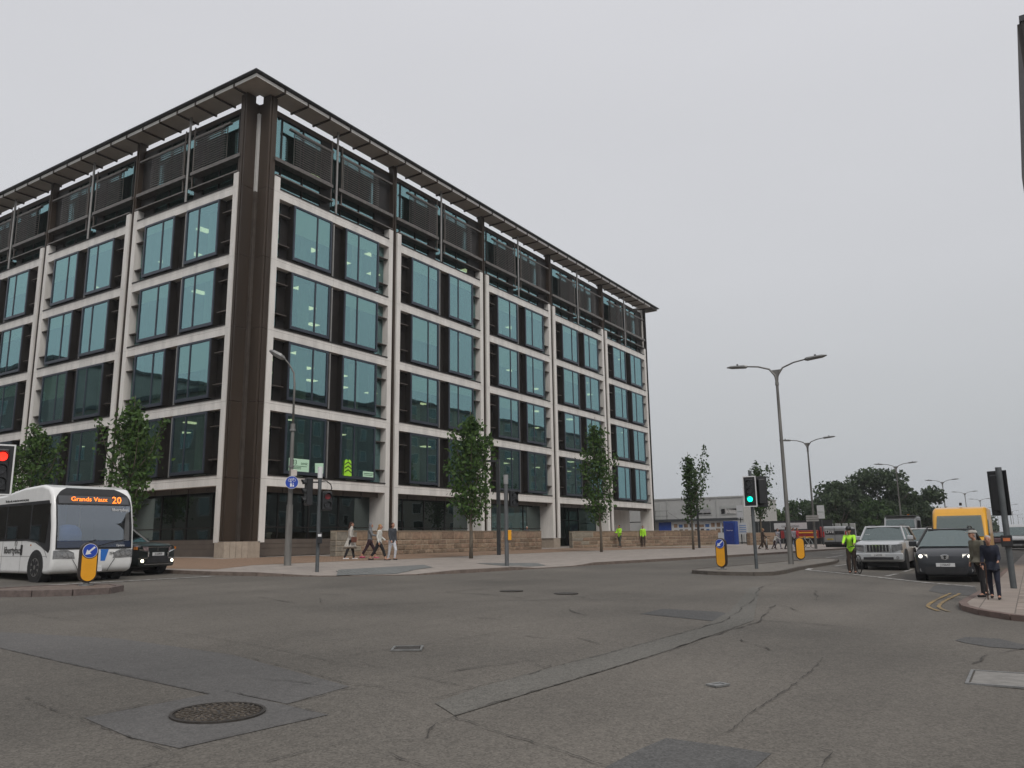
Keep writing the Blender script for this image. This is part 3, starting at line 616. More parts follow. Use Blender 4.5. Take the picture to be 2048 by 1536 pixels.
# entrance (bay 4) and open passage (bay 5)
for k,dd in ((3,3.2),(4,4.5)):
    b=M(); x=GA+WA*k
    if k==3:
        for i in range(5): b.box(x+.5+i*1.85,x+2.3+i*1.85,dd,dd+.02,.86,4.4)
        b.build('entrance_glass',g_gf,bld)
        b=M()
        for i in range(6): b.box(x+.42+i*1.85,x+.49+i*1.85,dd-.05,dd+.05,.86,4.4)
        b.box(x+.4,x+9.8,dd-.04,dd-.002,3.1,3.18); b.build('glazing_bar',bronze_d,bld)
    else:
        b.box(x+.3,x+.34,1.0,9,.86,4.4); b.build('entrance_glass',g_gf,bld)
        b=M(); b.box(x+5.6,x+9.6,2.5,2.7,.86,4.4); b.build('passage_wall',stone_w,bld)
# floors, core and lit ceilings inside
inn=mat('interior_wall',(.07,.07,.065),.9,var=.2,scale=.3); slabm=mat('ceiling_tile',(.20,.21,.20),.9,var=.05)
for i,z in enumerate(ZS+[25.6]):
    if i==0: 
        b=M(); b.box(.95,52.3,1.3,20,z-.28,z+.12); b.box(.95,20,20.02,60,z-.28,z+.12); b.build('floor_slab',slabm,bld)
    else:
        y0=.55 if i<5 else .92
        b=M(); b.box(.95,52.3,y0,20,z-.28,z+.12); b.box(.95,20,20.02,60,z-.28,z+.12); b.build('floor_slab',slabm,bld)
b=M(); b.box(12,50.5,12,13,5,25); b.box(11,12,12,58,5,25); b.build('core_wall',inn,bld)
b=M(); b.box(6,31.5,7,7.3,.85,4.4); b.box(6,6.3,7.4,58,.85,4.4); b.build('core_wall',inn,bld)
b=M(); b.box(52.30,52.42,.3,20,4.5,25.9); b.build('end_wall',stone_w,bld)
b=M(); b.box(52.44,52.6,.02,.5,.9,26.0); b.build('edge_fin',bronze_d,bld)
lme=boxm('ceiling_light',cl,(-.42,.42,-.28,.28,-.04,-.0)); lm2=boxm('ceiling_light',cl,(-.55,.55,-.08,.08,-.04,0))
for i in range(1,6):
    z=(ZS+[25.6])[i]-.285
    for F,n in (('A',17),('B',9)):
        for j in range(n):
            for d in (2.0,4.6,7.4):
                if rb.random()<((.30 if F=='A' else .12)*(.25 if i==5 else 1)) or (F=='A' and j<4 and i<5 and rb.random()<.6):
                    s=2.4+j*3.0; link('ceiling_light',lme,bld,(s,d,z) if F=='A' else (d,s,z))
cme=boxm('interior_column',curt,(-.22,.22,-.22,.22,0,3.5))
for i in range(4):
    for F,n in (('A',5),('B',4)):
        for k in range(n):
            for sx in (3.75,8.0):
                d=fp(F,k); s=(GA+WA*k+sx) if F=='A' else (GB+WB*k+sx); link('interior_column',cme,bld,(s,1.3,ZS[i]+.13) if F=='A' else (1.3,s,ZS[i]+.13))
# posters and a hanging jacket inside the first-floor window
def plate(name,x0,x1,y,z0,z1,m_,label=None,cat=None):
    b=M(); b.box(x0,x1,y,y+.01,z0,z1); o=b.build(name,m_); 
    if label: tag(o,label,cat)
    return o
gpost=mat('poster_green',(.55,.80,.60),.8,var=.04)
inkg=mat('poster_ink',(.02,.10,.04),.7)
p=thing('window_poster','pale green contractor poster with bold lettering in the first-floor corner window','poster',(3.9,-.075,5.6)); b=M(); b.box(-.75,.75,0,.012,-.35,.33); b.build('sheet',gpost,p)
text('M3',.36,inkg,p,(-.42,-.004,.12),(R(90),0,0)); text('sonic',.24,inkg,p,(.32,-.004,.1),(R(90),0,0))
b=M()
for z_ in (-.08,-.15,-.22): b.box(-.6,.1 if z_<-.1 else .5,-.004,0,z_,z_+.03)
b.build('print_line',inkg,p)
p=thing('window_notice','blank crooked pale green notice right of the contractor poster','notice',(5.35,-.075,5.5)); b=M(); b.T=Matrix.Rotation(R(-4),4,'Y'); b.box(-.33,.33,0,.012,-.33,.3); b.build('sheet',gpost,p)
p=thing('window_notice','small wide pale green notice low in the second window','notice',(9.3,-.075,5.42)); b=M(); b.box(-.5,.5,0,.012,-.16,.16); b.build('sheet',gpost,p)
b=M(); b.box(-.42,.42,-.004,0,.02,.06); b.box(-.42,.3,-.004,0,-.07,-.04); b.build('print_line',inkg,p)
p=thing('hanging_vest','bright yellow hi-vis vest with dark chevrons hanging in the first-floor window','vest',(7.5,-.13,5.22))
b=M(); b.prism([(-.3,0),(.3,0),(.27,.5),(.24,.86),(.1,.95),(0,.8),(-.1,.95),(-.24,.86),(-.27,.5)],0,.05,'y'); b.build('cloth',hivis,p)
b=M()
for z_ in (.2,.42,.64):
    for s_ in (-1,1): b.add([(0,-.008,z_+.12),(s_*.28,-.008,z_-.04),(s_*.28,-.008,z_+.03),(0,-.008,z_+.19)],[(0,1,2,3)])
b.build('chevron',black,p)
# ---------------- stone boundary walls ----------------
sand=[mat('sandstone_%d'%i,c,.9,var=.22,scale=5,bump=.6,bscale=25) for i,c in enumerate(((.26,.185,.125),(.20,.145,.10),(.30,.22,.155),(.23,.16,.112),(.29,.20,.14)))]
pale=[mat('pale_stone_%d'%i,c,.9,var=.2,scale=5,bump=.6,bscale=25) for i,c in enumerate(((.27,.24,.19),(.22,.20,.165)))]
mort=mat('mortar',(.42,.35,.27),.95,var=.1)
cop=mat('coping',(.30,.24,.18),.85,var=.15,scale=3,bump=.3)
def stonemesh(m_,seed,c):
    r=random.Random(seed); b=M(); q=.035
    pts=[]
    for (x,z) in ((-.5,-.5),(.5,-.5),(.5,.5),(-.5,.5)): pts.append((x+r.uniform(-.015,.015),z+r.uniform(-.02,.02)))
    back=[(x,0.12,z) for x,z in pts]; mid=[(x,-.005,z) for x,z in pts]; fr=[(x*.95,-.035+r.uniform(-.012,.012),z*.86) for x,z in pts]
    b.loft([back,mid,fr]); return b.mesh('stone',m_)
SM=[stonemesh(m_,i*7+j,0) for i,m_ in enumerate(sand) for j in range(2)]; SP=[stonemesh(m_,90+i,0) for i,m_ in enumerate(pale)]
def wall(name,label,a,b_,h,seed,px_lim=True,palestart=0,big=False,cat='stone wall'):
    r=random.Random(seed); A=Vector((*a,0)); B=Vector((*b_,0)); L_=(B-A).length; ang=math.atan2(B.y-A.y,B.x-A.x)
    za=gz(A.y)+.12; zb=gz(B.y)+.12; z0=(za+zb)/2
    t=thing(name,label,cat,(A.x,A.y,za),ang)
    sl_=math.atan2(zb-za,L_); c=M(); c.box(0,L_,.0,.42,-.3,h-.02); c.build('wall_core',mort,t); 
    c=M(); n=max(1,int(L_/1.6))
    for i in range(n): 
        cm_=M(); cm_.box(i*L_/n+.004,(i+1)*L_/n-.004,-.05,.46,h-.02,h+.03); cm_.build('coping_stone',cop,t)
    rows=[(0,.23),(.235,.30),(.54,.27),(.815,h-.02-.82)]
    for ri,(zz,hh) in enumerate(rows):
        x=0
        while x<L_-.05:
            w=r.uniform(.75,1.45) if ri==3 else r.uniform(.32,.8)
            if big: w*=1.6
            if L_-x-w<.25: w=L_-x
            me=r.choice(SP if (x<palestart and r.random()<.8) else SM)
            o=link('stone',me,t,(x+w/2,-.0,zz+hh/2),(0,0,0),(w-.045,1,hh-.04)); x+=w
    # end faces
    for ex,rot in ((0,R(-90)),(L_,R(90))):
        for ri,(zz,hh) in enumerate(rows): link('stone',r.choice(SP if ex==0 and palestart else SM),t,(ex,.21,zz+hh/2),(0,0,rot),(.40,1,hh-.028))
    return t
wall('stone_wall','long brown sandstone wall in front of the offices, behind the four walkers',(5.35,-1.5),(26.8,-1.5),1.33,5,palestart=1.4)
wall('stone_wall','farther brown sandstone wall running right from the office entrance',(31.8,-1.5),(49.5,-7.6),1.30,6,palestart=1.0,big=True)
wall('stone_wall','short pinkish stone wall stub between the blue kiosk and the bicycles',(54.5,-9.2),(58.6,-10.6),1.2,8,big=True)

# ---------------- trees ----------------
def leafmat(name,c,c2):
    m=bpy.data.materials.new(name); m.use_nodes=True; t=m.node_tree; b=t.nodes['Principled BSDF']; b.inputs['Roughness'].default_value=.6; b.inputs['Specular IOR Level'].default_value=.3
    g=N(t,'ShaderNodeNewGeometry'); n=N(t,'ShaderNodeValToRGB'); n.color_ramp.elements[0].color=(*c,1); n.color_ramp.elements[1].color=(*c2,1)
    t.links.new(g.outputs['Random Per Island'],n.inputs[0]); t.links.new(n.outputs[0],b.inputs['Base Color'])
    o=t.nodes['Material Output']; tr=N(t,'ShaderNodeBsdfTranslucent'); mx=N(t,'ShaderNodeMixShader'); mx.inputs[0].default_value=.25
    t.links.new(n.outputs[0],tr.inputs[0]); t.links.new(b.outputs[0],mx.inputs[1]); t.links.new(tr.outputs[0],mx.inputs[2]); t.links.new(mx.outputs[0],o.inputs[0])
    return m
lf_y=leafmat('young_leaf',(.022,.055,.014),(.09,.165,.035)); lf_d=leafmat('dark_leaf',(.018,.044,.015),(.07,.125,.035)); lf_p=leafmat('pine_leaf',(.024,.044,.024),(.075,.11,.05)); lf_b=leafmat('bush_leaf',(.04,.075,.028),(.13,.18,.07))
def leaf(b,p,s,r):
    d=Vector((r.gauss(0,1),r.gauss(0,1),r.gauss(0,.6))).normalized(); u=d.orthogonal().normalized(); q=r.uniform(0,6.28)
    u=(Matrix.Rotation(q,3,d)@u)*s; w=d.cross(u)*.62; p=Vector(p)
    b.add([p-u,p-w*.9-u*.1,p+u,p+w*.9-u*.1+d*s*.2],[(0,1,2,3)])
def street_tree(label,loc,h,w,seed,lean=0,trunk_h=2.0,leaves=2600,lm=lf_y,shape='vase',sidea=0,group='young street trees along the pavement',ls=.12):
    r=random.Random(seed); t=thing('street_tree',label,'tree',loc,0,group)
    b=M(); top=Vector((lean,0,h*.93)); b.tube([(0,0,-.1),(.03,0,trunk_h*.6),(.02+lean*.2,.02,trunk_h*1.15),tuple(Vector((lean*.6,.05,h*.6))),tuple(top)],[.105,.085,.075,.045,.012],8); b.build('trunk',bark,t,smooth=True)
    lb=M(); br=M(); n=26
    for i in range(n):
        f=i/(n-1); z0=trunk_h*.95+f*(h*.78-trunk_h*.95); a=i*2.4+r.uniform(-.4,.4); 
        prof=(.42+.72*math.sin(pi*min(1,(f+.12)*1.05))**1.2)*(1-.45*f) if shape=='vase' else (.16 if math.cos(a-sidea)<.25 else (1.35 if f<.75 else .3))*(1-.35*f)
        L_=(w/2)*prof*r.uniform(.55,1.2); up=max(L_,.45)*r.uniform(1.3,2.2)
        c=Vector((lean*z0/h,0,z0)); e=c+Vector((math.cos(a)*L_,math.sin(a)*L_,up)); 
        if e.z>h: e.z=h-r.uniform(0,.3)
        m_=c.lerp(e,.5)+Vector((math.cos(a)*L_*.18,math.sin(a)*L_*.18,-.1)); br.tube([c,m_,e],[.03,.02,.006],5)
        k=int(leaves/n)
        for j in range(k):
            q=r.uniform(.12,1.04); p=c.lerp(m_,q*2) if q<.5 else m_.lerp(e,q*2-1)
            sp=.10+.17*math.sin(pi*min(q,1)); p=p+Vector((r.gauss(0,sp),r.gauss(0,sp),r.gauss(0,sp*.9))); leaf(lb,p,ls*r.uniform(.6,1.25),r)
    br.build('branch',bark,t,fix=False); struct(lb.build('crown',lm,t,fix=False),'stuff'); 
    return t
def gzp(x,y): return gz(y)+.12
street_tree('slim young leafy tree on the pavement in front of the first stone wall',(7.35,-8.91,gzp(0,-8.9)),8.3,2.4,1,trunk_h=1.7,leaves=3300)
street_tree('taller narrow young tree on the pavement in front of the office entrance end',(22.47,-8.68,gzp(0,-8.7)),9.7,2.7,2,lean=-.3,trunk_h=1.9,leaves=3100)
street_tree('sparse wind-swept young tree against the sky beside the grey cabins',(33.28,-11.05,gzp(0,-11)),8.0,2.9,33,lean=-.1,trunk_h=2.2,leaves=2300,lm=lf_d,shape='lead',sidea=math.atan2(_r.y,_r.x))
street_tree('thin young tree partly hidden behind the green traffic light',(44.22,-13.2,gzp(0,-13)),7.9,2.4,4,lean=-.15,trunk_h=2.4,leaves=1800,lm=lf_d,shape='lead',sidea=math.atan2(_r.y,_r.x))
street_tree('leafy young tree behind the dark car, beside the bronze corner',(-4.13,2.59,gzp(0,2)),8.3,2.7,5,trunk_h=2.0,leaves=3000)
street_tree('dark green young tree rising behind the white bus',(-3.2,13.2,gzp(0,13)),8.0,2.9,6,trunk_h=2.0,leaves=3000,lm=lf_y)
def big_tree(label,x,y,h,w,seed,lm,n=2600,ls=.42,trunk=True,cat='tree',name='tree'):
    r=random.Random(seed); z=gz(y); t=thing(name,label,cat,(x,y,z),r.uniform(0,6))
    b=M(); b.tube([(0,0,-.2),(.1,0,h*.25),(0,.1,h*.6)],[w*.035,w*.028,w*.012],7)
    for k in range(6): a=k*1.1; b.tube([(0,0,h*.25),(math.cos(a)*w*.18,math.sin(a)*w*.18,h*.5),(math.cos(a)*w*.34,math.sin(a)*w*.34,h*.66)],[w*.016,w*.012,w*.004],5)
    b.build('trunk',bark,t)
    lb=M(); cl_=[]
    for i in range(34):
        a=r.uniform(0,2*pi); q=math.sqrt(r.random()); f=r.random(); zc=h*(.18+.74*f); rad=w*.5*math.sqrt(max(.05,1-((f-.22)/.85)**2))*.82
        cl_.append((Vector((math.cos(a)*q*rad,math.sin(a)*q*rad,zc)),w*r.uniform(.09,.17)))
    for c,s in cl_:
        for j in range(int(n/34)):
            d=Vector((r.gauss(0,1),r.gauss(0,1),r.gauss(0,1))).normalized(); p=c+d*s*r.uniform(.55,1.1)*Vector((1,1,.75)).length/1.6
            p=c+Vector((d.x,d.y,d.z*.8))*s*r.uniform(.5,1.1); leaf(lb,p,ls*r.uniform(.5,1.2),r)
    struct(lb.build('crown',lm,t,fix=False),'stuff'); return t
big_tree('tallest spreading dark evergreen of the clump beyond the vehicles',103,-14.6,10.3,13,21,lf_p,9500,.30)
big_tree('dark evergreen on the left shoulder of the big clump',99,-9.3,8.4,11,22,lf_p,7500,.30)
big_tree('low sloping evergreen at the right end of the big clump',106,-19.8,7.6,9,23,lf_p,6500,.30)
big_tree('rounded light green bush-like tree low in front of the big clump',92,-10.8,5.4,8,24,lf_b,5200,.26)
big_tree('small mid green tree between the van and the big clump',90,-15.6,5.2,8,25,lf_d,5000,.26)
big_tree('low green tree tapering off at the left of the big clump',100,-4.2,5.9,8,26,lf_d,4600,.27)
big_tree('dark bushy tree directly behind the grey cabins',84,-12.2,7.3,5.5,27,lf_p,4800,.26)
big_tree('small light green tree behind the parked van',96,-1.2,4.9,5,28,lf_b,2000,.3)
big_tree('small distant dark tree right of the yellow van',230,-20.5,6,12,29,lf_p,1500,.7)
for i,(x,y,h) in enumerate(((190,40,11),(240,30,12),(150,30,10))): pass

# ---------------- lamps, lights, signs ----------------
lampg='double-arm street lamps along the road'
def dlamp(label,x,y,h,group=lampg,near=False,rz=0):
    t=thing('street_lamp',label,'street lamp',(x,y,gz(y)+(.11 if near else .05)),rz,group)
    b=M(); b.cyl((0,0,-.1),(0,0,1.5),.115,.11,12); b.cyl((0,0,1.5),(0,0,h-.9),.095,.06,12); b.cyl((0,0,h-.9),(0,0,h-.75),.085,.075,12); b.build('pole',galv_w,t,smooth=True,angle=40)
    b=M()
    for s in (-1,1): b.tube([(0,0,h-.8),(0,s*.05,h-.45),(0,s*.3,h-.12),(0,s*.8,h+.06),(0,s*1.35,h+.14)],[.06,.055,.04,.035,.032],8)
    b.prism([(-.22,h-.18),(.22,h-.18),(.06,h-.6),(-.06,h-.6)],-.012,.012,'x'); b.build('arm',galv_w,t,smooth=True,angle=50)
    for s in (-1,1):
        b=M(); b.T=Matrix.Translation((0,s*1.3,h+.13))@Matrix.Rotation(R(4)*s,4,'X')
        b.loft([[(x_*w,s*y_,z_*hh) for x_,z_ in ((-1,0),(-.6,-1),(.6,-1),(1,0),(.6,1),(-.6,1))] for y_,w,hh in ((0,.05,.05),(.1,.13,.075),(.75,.15,.06),(.95,.04,.02))]); b.T=None
        o=b.build('lamp_head',galv,t)
        c=M(); c.cyl((0,s*1.75,h+.2),(0,s*1.75,h+.3),.04,n=6); c.build('sensor',black,o)
    return t
dl=dlamp('nearest double-arm street lamp, on the traffic island by the green light',10.5,-23.82,8.85,near=True)
lamps=[(42.6,-17.95,'double-arm street lamp just right of the nearest one, rising above the bicycles'),(73,-20.7,'double-arm street lamp in front of the evergreen clump'),(108.5,-22.4,'double-arm street lamp directly above the yellow van'),
 (151,-22.7,'smaller double-arm street lamp right of the one above the yellow van'),(192,-23.3,'small far double-arm street lamp just left of the tilted signal pole')]
for x,y,l in lamps: dup(dl,(x,y,gz(y)+.05),0,l)
for x,y in ((242,-28.1),(272,-24.1),(321,-27.4),(395,-28.1),(489,-29.2)): dup(dl,(x,y,gz(y)+.05),0,'one of the tiny lamps in the far haze by the tilted signal pole','far faint street lamps')
# single bent lamp by the office corner
t=thing('street_lamp','old grey single lamp post with drooping head and round blue sign, left pavement','street lamp',(-3.5,-7.7,gzp(0,-7.7)))
b=M(); b.cyl((0,0,-.1),(0,0,2.4),.145,.125,12); b.cyl((0,0,2.4),(0,0,5.4),.095,.07,12); b.cyl((0,0,5.4),(0,0,5.7),.10,.09,12); b.build('pole',galv_w,t,smooth=True,angle=40)
b=M(); b.tube([(0,0,5.6),(0,0,7.4),(-.03,.04,7.85),(-.14,.2,8.2),(-.26,.36,8.45)],[.05,.04,.035,.03,.028],8); b.build('arm',galv_w,t,smooth=True)
b=M(); b.T=Matrix.Translation((-.28,.4,8.48))@Matrix.Rotation(R(130),4,'Z')@Matrix.Rotation(R(-28),4,'Y')
b.loft([[(x_,y_*w,z_*hh) for y_,z_ in ((-1,0),(-.6,-1),(.6,-1),(1,0),(.6,1),(-.6,1))] for x_,w,hh in ((-.05,.05,.05),(.12,.17,.11),(.5,.19,.10),(.66,.08,.04))]); b.T=None; b.build('lamp_head',galv,t)
for z_ in (3.9,5.4): b=M(); b.cyl((0,0,z_),(0,0,z_+.08),.12,n=12); b.build('clamp_band',galv,t)
TOC=math.atan2(-25.1,-22.5)   # roughly towards the camera
def facing(x,y,dx=0): return math.atan2(-32.8-y,-26-x)+dx
t2=thing('cycle_path_sign','round blue shared path sign with bicycle and walking figures on the old lamp post','road sign',(-3.62,-7.9,gzp(0,-7.7)+3.28),facing(-3.5,-7.7)+pi/2)
b=M(); b.cyl((0,-.03,0),(0,.0,0),.26,n=32); b.build('panel',wsign,t2); b=M(); b.cyl((0,-.036,0),(0,-.028,0),.245,n=32); b.build('face',blu,t2)
b=M()
for cx in (-.09,.09):
    for i in range(14): a,c=2*pi*i/14,2*pi*(i+1)/14; b.tube([(cx+.055*math.cos(a),-.04,.09+.055*math.sin(a)),(cx+.055*math.cos(c),-.04,.09+.055*math.sin(c))],.008,4)
for p0,p1 in (((-.09,.09),(-.03,.15)),((-.03,.15),(.06,.15)),((.06,.15),(.09,.09)),((-.03,.15),(.01,.09)),((.01,.09),(.06,.15)),((-.09,.09),(.01,.09)),((.05,.19),(.06,.15))): b.tube([(p0[0],-.04,p0[1]),(p1[0],-.04,p1[1])],.007,4)
b.build('bicycle_symbol',wsign,t2,fix=False)
b=M()
for cx,s in ((-.035,1),(.055,.7)):
    b.cyl((cx,-.042,-.20+.19*s+.03),(cx,-.036,-.20+.19*s+.03),.022*s+.005,n=10)
    b.prism([(cx-.03*s,-.20+.16*s),(cx+.03*s,-.20+.16*s),(cx+.05*s,-.20+.08*s),(cx+.03*s,-.20+.02),(cx+.035*s,-.21),(cx,-.16),(cx-.035*s,-.21),(cx-.03*s,-.20+.05)],-.042,-.036,'y')
b.build('walker_symbol',wsign,t2)
b=M(); b.T=Matrix.Translation((0,0,0)); b.box(-.05,.19,-.0,.10,.26,.52); o=b.build('switch_box',mat('orange_white_box',(.55,.5,.45),.6,var=.1,obj=True),t2,bevel=.02)
# plain modern columns
for x,y,l in ((12.93,-6.88,'dark square modern lamp column standing right of the slim tree'),(38.64,-9.6,'dark square modern lamp column beside the sparse tree by the cabins')):
    t=thing('lamp_column',l,'street lamp',(x,y,gzp(0,y)),R(20),'modern dark lamp columns'); b=M(); b.box(-.1,.1,-.1,.1,-.05,5.5); b.build('column',mat('dark_column',(.035,.037,.04),.4,metal=.3,var=.1),t,bevel=.01)
    b=M(); b.box(-.1,.1,.11,1.0,5.36,5.48); b.build('lamp_arm',MT['dark_column'],t)
# traffic signals
red_on=emis('red_lens_lit',(1,.02,.01),3.2); grn_on=emis('green_lens_lit',(.0,1,.55),2.6); lens_off=mat('dark_lens',(.02,.02,.022),.25,var=.1,coat=.5); redoff=mat('dim_red_lens',(.28,.02,.025),.35,var=.1)
sigblk=mat('signal_black',(.018,.019,.021),.45,var=.15)
def head(parent,loc,rz,lit=None,n=3,board=True,dim=None,w=.21):
    """one signal head, front along local -y"""
    h=.3*n+.06; root=M(); root.box(-w/2-.03,w/2+.03,-.05,.16,-h/2,h/2); o=root.build('signal_head',sigblk,parent,loc,(0,0,rz),bevel=.03)
    if board:
        b=M(); b.box(-.253,.253,.0,.012,-h/2-.113,h/2+.113); b.build('backing_board',sigblk,o,bevel=.004)
        b=M(); 
        for q in ((-.25,-.215,-h/2-.11,h/2+.11),(.215,.25,-h/2-.11,h/2+.11),(-.214,.214,h/2+.075,h/2+.11),(-.214,.214,-h/2-.11,-h/2-.075)): b.box(q[0],q[1],-.008,-.001,q[2],q[3])
        b.build('white_border',wsign,o)
    for i in range(n):
        z=h/2-.18-i*.3; b=M(); b.cyl((0,-.055,z),(0,-.07,z),.10,n=20)
        m_={('red',0):red_on,('green',n-1):grn_on}.get((lit,i),redoff if dim==i else lens_off); b.build('lens',m_,o)
        b=M(); vs=[]; k=12
        for j in range(k+1):
            a=R(-20)+R(220)*j/k
            for y_ in (-.05,-.05-.17*(.55+.45*math.sin(max(0,min(pi,a))))): vs.append((.118*math.cos(a),y_,z+.118*math.sin(a)))
        b.add(vs,[(2*j,2*j+1,2*j+3,2*j+2) for j in range(k)]); b.build('visor',sigblk,o,fix=False)
    return o
def pole(t,h,r=.065,m_=None):
    b=M(); b.cyl((0,0,-.1),(0,0,h),r,n=14); b.build('pole',m_ or mat('signal_pole_paint',(.10,.11,.115),.5,metal=.3,var=.15,scale=5),t,smooth=True,angle=40)
def sig(label,x,y,h,z): return thing('traffic_light',label,'traffic light',(x,y,z))
t=sig('three-lamp traffic light showing green on the traffic island',5.31,-23.8,3.72,gz(-23.8)+.12); pole(t,3.72)
f=facing(5.3,-23.8)+pi/2
def at2(d,side,z,f_): # offset in the frame facing the camera: side = picture right, d = towards the camera
    c,s=math.cos(f_),math.sin(f_); return (side*c+d*s,side*s-d*c,z)
head(t,at2(.17,-.05,2.92,f),f-.18,'green'); head(t,at2(-.2,.36,2.92,f),f+pi+.4,None)
t.location=(5.31,-23.8,gz(-23.8)+.12)
f=facing(-1.2,-32.3)+pi/2
t=sig('back of a dark traffic light on the tilted pole beside the elderly couple',-1.17,-32.26,3.1,gz(-32.3)+.1); pole(t,3.12,.075)
t.rotation_euler=(0,0,0); head(t,at2(-.16,-.05,2.45,f),f+pi-.5,None); 
b=M(); b.box(-.13,.13,-.1,.1,-.15,.15); bx=b.build('push_button_box',sigblk,t,at2(.12,-.02,1.2,f),(0,0,f),bevel=.02); c=M(); c.box(-.08,.08,-.106,-.1,.0,.08); c.build('indicator_panel',mat('orange_panel',(.5,.14,.05),.4,obj=True),bx)
f=facing(-5.8,-11.8)+pi/2
t=sig('pedestrian crossing signal pole with a dim red figure, left of the walkers',-5.83,-11.8,3.5,gz(-11.8)+.11); pole(t,3.3); b=M(); b.cyl((0,0,3.22),(0,0,3.62),.085,n=12); b.build('white_cap',wsign,t)
head(t,at2(.05,.27,2.42,f),f+.25,None,n=2,board=False,dim=0,w=.3); head(t,at2(0,-.43,2.75,f),f-1.25,None,n=3,board=False,w=.3)
b=M(); b.box(-.4,.0,-.02,.02,3.05,3.1); b.box(-.34,-.3,-.02,.02,2.2,3.2); b.build('bracket',sigblk,t,rot=(0,0,f)); b=M(); b.tube([(0,0,3.1),(.22,0,3.12),(.38,0,3.0),(.42,0,2.85),(.34,0,2.75)],.018,6); b.build('cable',rubber,t,rot=(0,0,f))
b=M(); b.box(-.09,.09,-.07,.07,-.19,.19); bx=b.build('push_button_box',sigblk,t,at2(.12,.05,1.13,f),(0,0,f),bevel=.015); c=M(); c.box(-.06,.06,-.075,-.07,.05,.14); c.build('indicator_panel',wsign,bx)
f=facing(1.75,-14.7)+pi/2
t=sig('grey crossing signal pole with a yellow box, right of the slim tree',1.75,-14.72,3.66,gz(-14.7)+.11); pole(t,3.3,.085,mat('grey_pole',(.13,.135,.14),.5,metal=.3,var=.1)); b=M(); b.cyl((0,0,3.3),(0,0,3.68),.10,n=12); b.build('white_cap',mat('pale_cap',(.3,.3,.3),.6),t)
head(t,at2(.0,.33,2.7,f),f+.5,None,n=2,board=False,w=.3); b=M(); b.box(.06,.2,-.09,.09,1.02,1.42); b.build('yellow_box',yel,t,rot=(0,0,f),bevel=.01)
f=facing(-17,-12.8)+pi/2
t=sig('near traffic light showing red at the left edge of the picture',-17.04,-12.72,3.6,gz(-12.8)); pole(t,3.3,.06)
head(t,at2(.1,.25,2.88,f),f+.05,'red')
# keep-left bollards
def bollard(label,x,y,z,f_,disc=True,h=1.06,w=.42):
    t=thing('illuminated_bollard',label,'bollard',(x,y,z),f_,'yellow keep left bollards')
    def stad(wd,z0,z1,n=14):
        r=wd/2; P=[(r*math.cos(pi+pi*i/n),z0+r+r*math.sin(pi+pi*i/n)) for i in range(n+1)]+[(r*math.cos(pi*i/n),z1-r+r*math.sin(pi*i/n)) for i in range(n+1)]; return P
    b=M(); b.prism(stad(w,.06,h),-.09,.09,'y'); b.build('shell',mat('bollard_black',(.03,.02,.015),.5,var=.1),t,bevel=.02)
    for s in (-1,1):
        b=M(); P=stad(w-.07,.10,h-.035); b.prism(P,s*.092,s*.098,'y'); b.build('yellow_face',yel,t)
    if disc:
        zc=h-.04-(w-.07)/2; b=M(); b.cyl((0,-.1,zc),(0,-.103,zc),w/2-.012,n=28); b.build('disc_surround',MT['bollard_black'],t)
        b=M(); b.cyl((0,-.104,zc),(0,-.108,zc),w/2-.03,n=28); b.build('white_ring',wsign,t); b=M(); b.cyl((0,-.109,zc),(0,-.112,zc),w/2-.042,n=28); b.build('blue_disc',blu,t)
        b=M(); b.T=Matrix.Translation((0,-.1125,zc))@Matrix.Rotation(R(48),4,'Y'); b.prism([(-.022,.14),(.022,.14),(.022,-.03),(.075,-.03),(0,-.145),(-.075,-.03),(-.022,-.03)],-.003,.003,'y'); b.T=None; b.build('arrow',wsign,t)
    b=M(); b.cyl((0,0,-.02),(0,0,.07),.07,n=12); b.cyl((0,0,-.03),(0,0,.012),.17,n=16); b.build('base',galv,t)
    return t

bollard('yellow bollard with a blue keep-left arrow in front of the bus',-14.43,-12.6,gz(-12.6)+.145,facing(-14.4,-12.6)+pi/2+.28)
bollard('yellow bollard with a blue keep-left arrow at the near end of the traffic island',4.0,-22.9,gz(-22.9)+.125,facing(4.5,-22.7)+pi/2-.42,h=1.14,w=.40)
bollard('plain yellow-backed bollard beside the nearest double-arm lamp',14.5,-23.3,gz(-23.3)+.125,facing(15,-23.2)+pi/2+pi+.15,h=1.1)
# ---------------- vehicles ----------------
plate_w=mat('plate_white',(.6,.6,.6),.4,var=.03,obj=True); ink=mat('black_ink',(.01,.01,.01),.5)
hl_on=emis('headlamp_lit',(1,.93,.8),4); hl_off=mat('headlamp_housing',(.35,.36,.37),.12,metal=.6,var=.3,scale=14,coat=1,obj=True); amber=mat('amber_lens',(.5,.16,.02),.2,coat=1,obj=True); redl=mat('tail_lens',(.45,.015,.02),.2,coat=1,obj=True)
dark_in=mat('dark_interior',(.02,.02,.022),.8,var=.3)
rimm=mat('alloy',(.35,.35,.35),.3,metal=.8,var=.1)
def rring(x,hw,z0,z1,r=.12,tum=.04):
    # closed ring in the y-z plane at station x
    P=[]
    for cy,cz,a0,rr in ((hw-r,z0+r*.7,-90,r*.7),(hw-r-tum,z1-r,0,r),(-(hw-r-tum),z1-r,90,r),(-(hw-r),z0+r*.7,180,r*.7)):
        for k in range(4): a=R(a0+30*k); P.append((x,cy+rr*math.cos(a)+(0 if rr==r else (r-rr)*(1 if cy>0 else -1)*.0),cz+rr*math.sin(a)))
    return P
